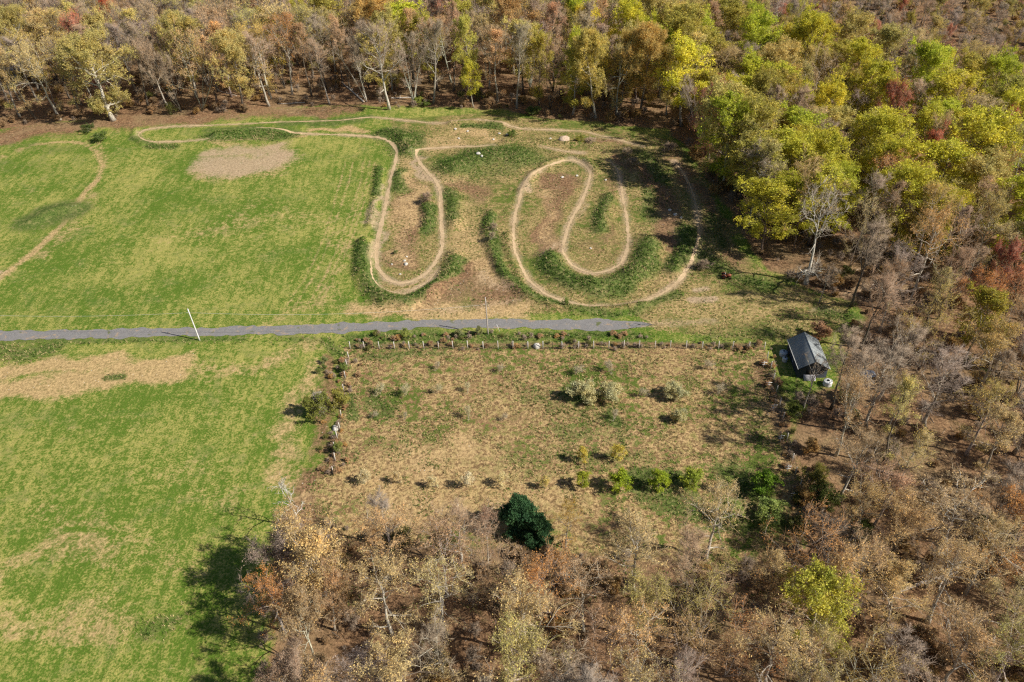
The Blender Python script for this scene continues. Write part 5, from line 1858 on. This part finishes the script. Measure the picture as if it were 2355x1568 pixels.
st_ = [(1047, 297, .55, 'left one of the pale stones below the top track'), (1075, 302, .5, 'pale stone left of the small dark green bush group'),
       (1148, 307, .55, 'pale stone just left of the small dark green bush'), (1166, 310, .5, 'pale stone touching the small dark green bush'),
       (1054, 319, .5, 'pale stone on the dry patch above the mound track'), (1134, 321, .45, 'small pale stone above the hump of the mound'),
       (1100, 367, .75, 'left of two white stones lying on the green mound'), (1108, 371, .6, 'right of two white stones lying on the green mound'),
       (1265, 320, .5, 'pale stone left of the dirt heap'), (1293, 408, .5, 'pale stone in the upper part of the inner loop'),
       (1327, 405, .5, 'pale stone by the inner loop top bend'), (1392, 415, .45, 'pale stone between the two inner track legs'),
       (933, 609, .62, 'largest pale stone inside the left loop'), (930, 601, .42, 'pale stone just above the largest in left loop'),
       (920, 632, .36, 'lowest pale stone inside the left loop'), (901, 609, .3, 'small pale stone near the left leg of left loop'),
       (935, 591, .36, 'topmost pale stone inside the left loop'), (1358, 571, .36, 'pale stone inside the inner loop bottom'),
       (1235, 797, 1.0, 'big pale boulder beside the fence left of gate'), (1540, 484, .6, 'upper stone of the scattered three by shaded trail'),
       (1553, 494, .7, 'middle stone of the scattered three by shaded trail'), (1566, 501, .55, 'lower stone of the scattered three by shaded trail'),
       (771, 983, .95, 'grey boulder against the west fence by the olive tree')]
for i, (px, py, r, lab) in enumerate(st_):
    x_, y_, z_ = at(px, py)
    me = blob(40 + i, r, r * random.uniform(.7, 1), r * random.uniform(.5, .75))
    me.materials.append(STONE)
    o = link('stone', me, None, (x_, y_, z_ + r * .22))
    o.rotation_euler = (0, 0, random.uniform(0, 6))
    tag(o, lab, 'stone', 'pale stones')
HEAP = mat_simple('pale_dirt', (.58, .44, .33), .95, .1, 0, 3, .3)
x_, y_, z_ = at(1298, 326)
me = blob(99, 2.1, 1.6, 1.25)
me.materials.append(HEAP)
o = link('dirt_heap', me, None, (x_, y_, z_ + .3))
tag(o, 'pinkish dirt heap above the winding loop', 'dirt heap')
LOGM = mat_simple('log_bark', (.44, .38, .32), .9, .12, 0, 2.5, .45)
CUT = mat_simple('cut_wood', (.66, .54, .40), .85, .15, 0, 4, .2)


def log(p, q, r, label, group=None, mt=LOGM, stubs=2, name='log', seed=1):
    g = np.random.default_rng(seed)
    a, b = np.array(at(*p)), np.array(at(*q))
    a[2] += r * .7
    b[2] += r * .7
    e = thing(name, label, 'log', tuple(a), 0, group)
    d = b - a
    m = Acc()
    f = np.linspace(0, 1, 7)
    pts = f[:, None] * d + g.normal(0, r * .18, (7, 3))
    m.tube(pts, r * (1 - .35 * f), 9)
    for _ in range(stubs):
        k = g.integers(1, 6)
        sd = nrm(np.array([g.normal(), g.normal(), abs(g.normal()) + .5]))
        m.tube([pts[k], pts[k] + sd * r * g.uniform(2.5, 6)], [r * .4, r * .15], 5)
    link('trunk', m.mesh('trunk', mt, True), e)
    m = Acc()
    u = nrm(d)
    m.tube([pts[0] - u * .015, pts[0] - u * .045], [r * .9, r * .88], 9)
    link('cut_end', m.mesh('cut_end', CUT), e)


x0, y0 = 2016, 664
for i, (a_, b_, c_, d_, s_) in enumerate([(-14, -5, 12, -9, 'topmost'), (-13, 0, 17, -4, 'second from top'), (-17, 4, 8, 1, 'middle'), (-14, 9, 14, 5, 'second from bottom'), (-22, 13, 6, 11, 'bottom')]):
    log((x0 + a_, y0 + b_), (x0 + c_, y0 + d_), .2, f'pale log in the pile at the wood edge, {s_}', 'logs in the pile', mat_simple('peeled_log', (.62, .52, .41), .85, .15, 0, 3, .3), 0, 'log', i)
log((2047, 1366), (2200, 1318), .34, 'long pale fallen trunk on the leaf litter, lower right', None, mat_simple('bleached_log', (.52, .45, .40), .9, .1, 0, 2, .35), 5, 'fallen_tree', 11)
log((1988, 1074), (2080, 1102), .24, 'dark fallen trunk right of the meadow bottom', None, LOGM, 3, 'fallen_tree', 12)
log((836, 234), (786, 191), .32, 'pale fallen trunk at the far wood edge left of silvery tree', None, mat_simple('bleached_log', (.6, .55, .49), .9, .1, 0, 2, .3), 3, 'fallen_tree', 13)
log((700, 236), (640, 240), .22, 'short pale log lying at the far field edge', None, LOGM, 2, 'fallen_tree', 14)
log((893, 226), (945, 224), .25, 'pale log lying under the big silvery tree', None, mat_simple('bleached_log', (.6, .55, .49), .9, .1, 0, 2, .3), 1, 'fallen_tree', 15)
log((500, 210), (545, 222), .22, 'pale fallen limb under the round golden tree', None, LOGM, 3, 'fallen_tree', 16)
x_, y_, z_ = at(1995, 865)
me = blob(77, 1.7, 1.2, .8)
TARP = mat_simple('blue_tarp', (.34, .40, .50), .5, .4, 0, 1.5, .35)
me.materials.append(TARP)
tag(link('tarp_pile', me, None, (x_, y_, z_ + .25)), 'bluish tarp covered pile among trunks right of the shed', 'tarp pile')

# ------------------------------------------------------------------ light
az_v = np.array(at(459, 782.5)[:2]) - np.array(at(355, 765.4)[:2])
az_w = np.array(at(1122, 768)[:2]) - np.array(at(1000, 742)[:2])
sd = nrm(np.r_[nrm(az_v) + nrm(az_w), 0])
EL = rad(41)
sun_v = Vector((sd[0] * math.cos(EL), sd[1] * math.cos(EL), math.sin(EL)))
L = bpy.data.lights.new('sun', 'SUN')
L.energy = 4.6
L.angle = rad(.53)
L.color = (1.0, .93, .81)
lo = bpy.data.objects.new('sun', L)
COL.objects.link(lo)
lo.rotation_euler = sun_v.to_track_quat('Z', 'Y').to_euler()
w = bpy.data.worlds.new('World')
sc.world = w
w.use_nodes = True
nt = w.node_tree
nt.nodes.clear()
sk = nt.nodes.new('ShaderNodeTexSky')
sk.sky_type = 'NISHITA'
sk.sun_disc = False
sk.sun_elevation = EL
sk.sun_rotation = math.atan2(sd[0], sd[1])
bg = nt.nodes.new('ShaderNodeBackground')
bg.inputs[1].default_value = .05
ow = nt.nodes.new('ShaderNodeOutputWorld')
nt.links.new(sk.outputs[0], bg.inputs[0])
nt.links.new(bg.outputs[0], ow.inputs[0])
sc.view_settings.view_transform = 'Standard'
sc.view_settings.look = 'None'
sc.view_settings.exposure = 0.5
sc.view_settings.gamma = 1.0
sc.render.engine = 'CYCLES'
sc.cycles.use_denoising = False
sc.cycles.max_bounces = 5
sc.cycles.diffuse_bounces = 3
sc.cycles.transmission_bounces = 3
sc.cycles.filter_width = 1.25
sc.cycles.sample_clamp_indirect = 4
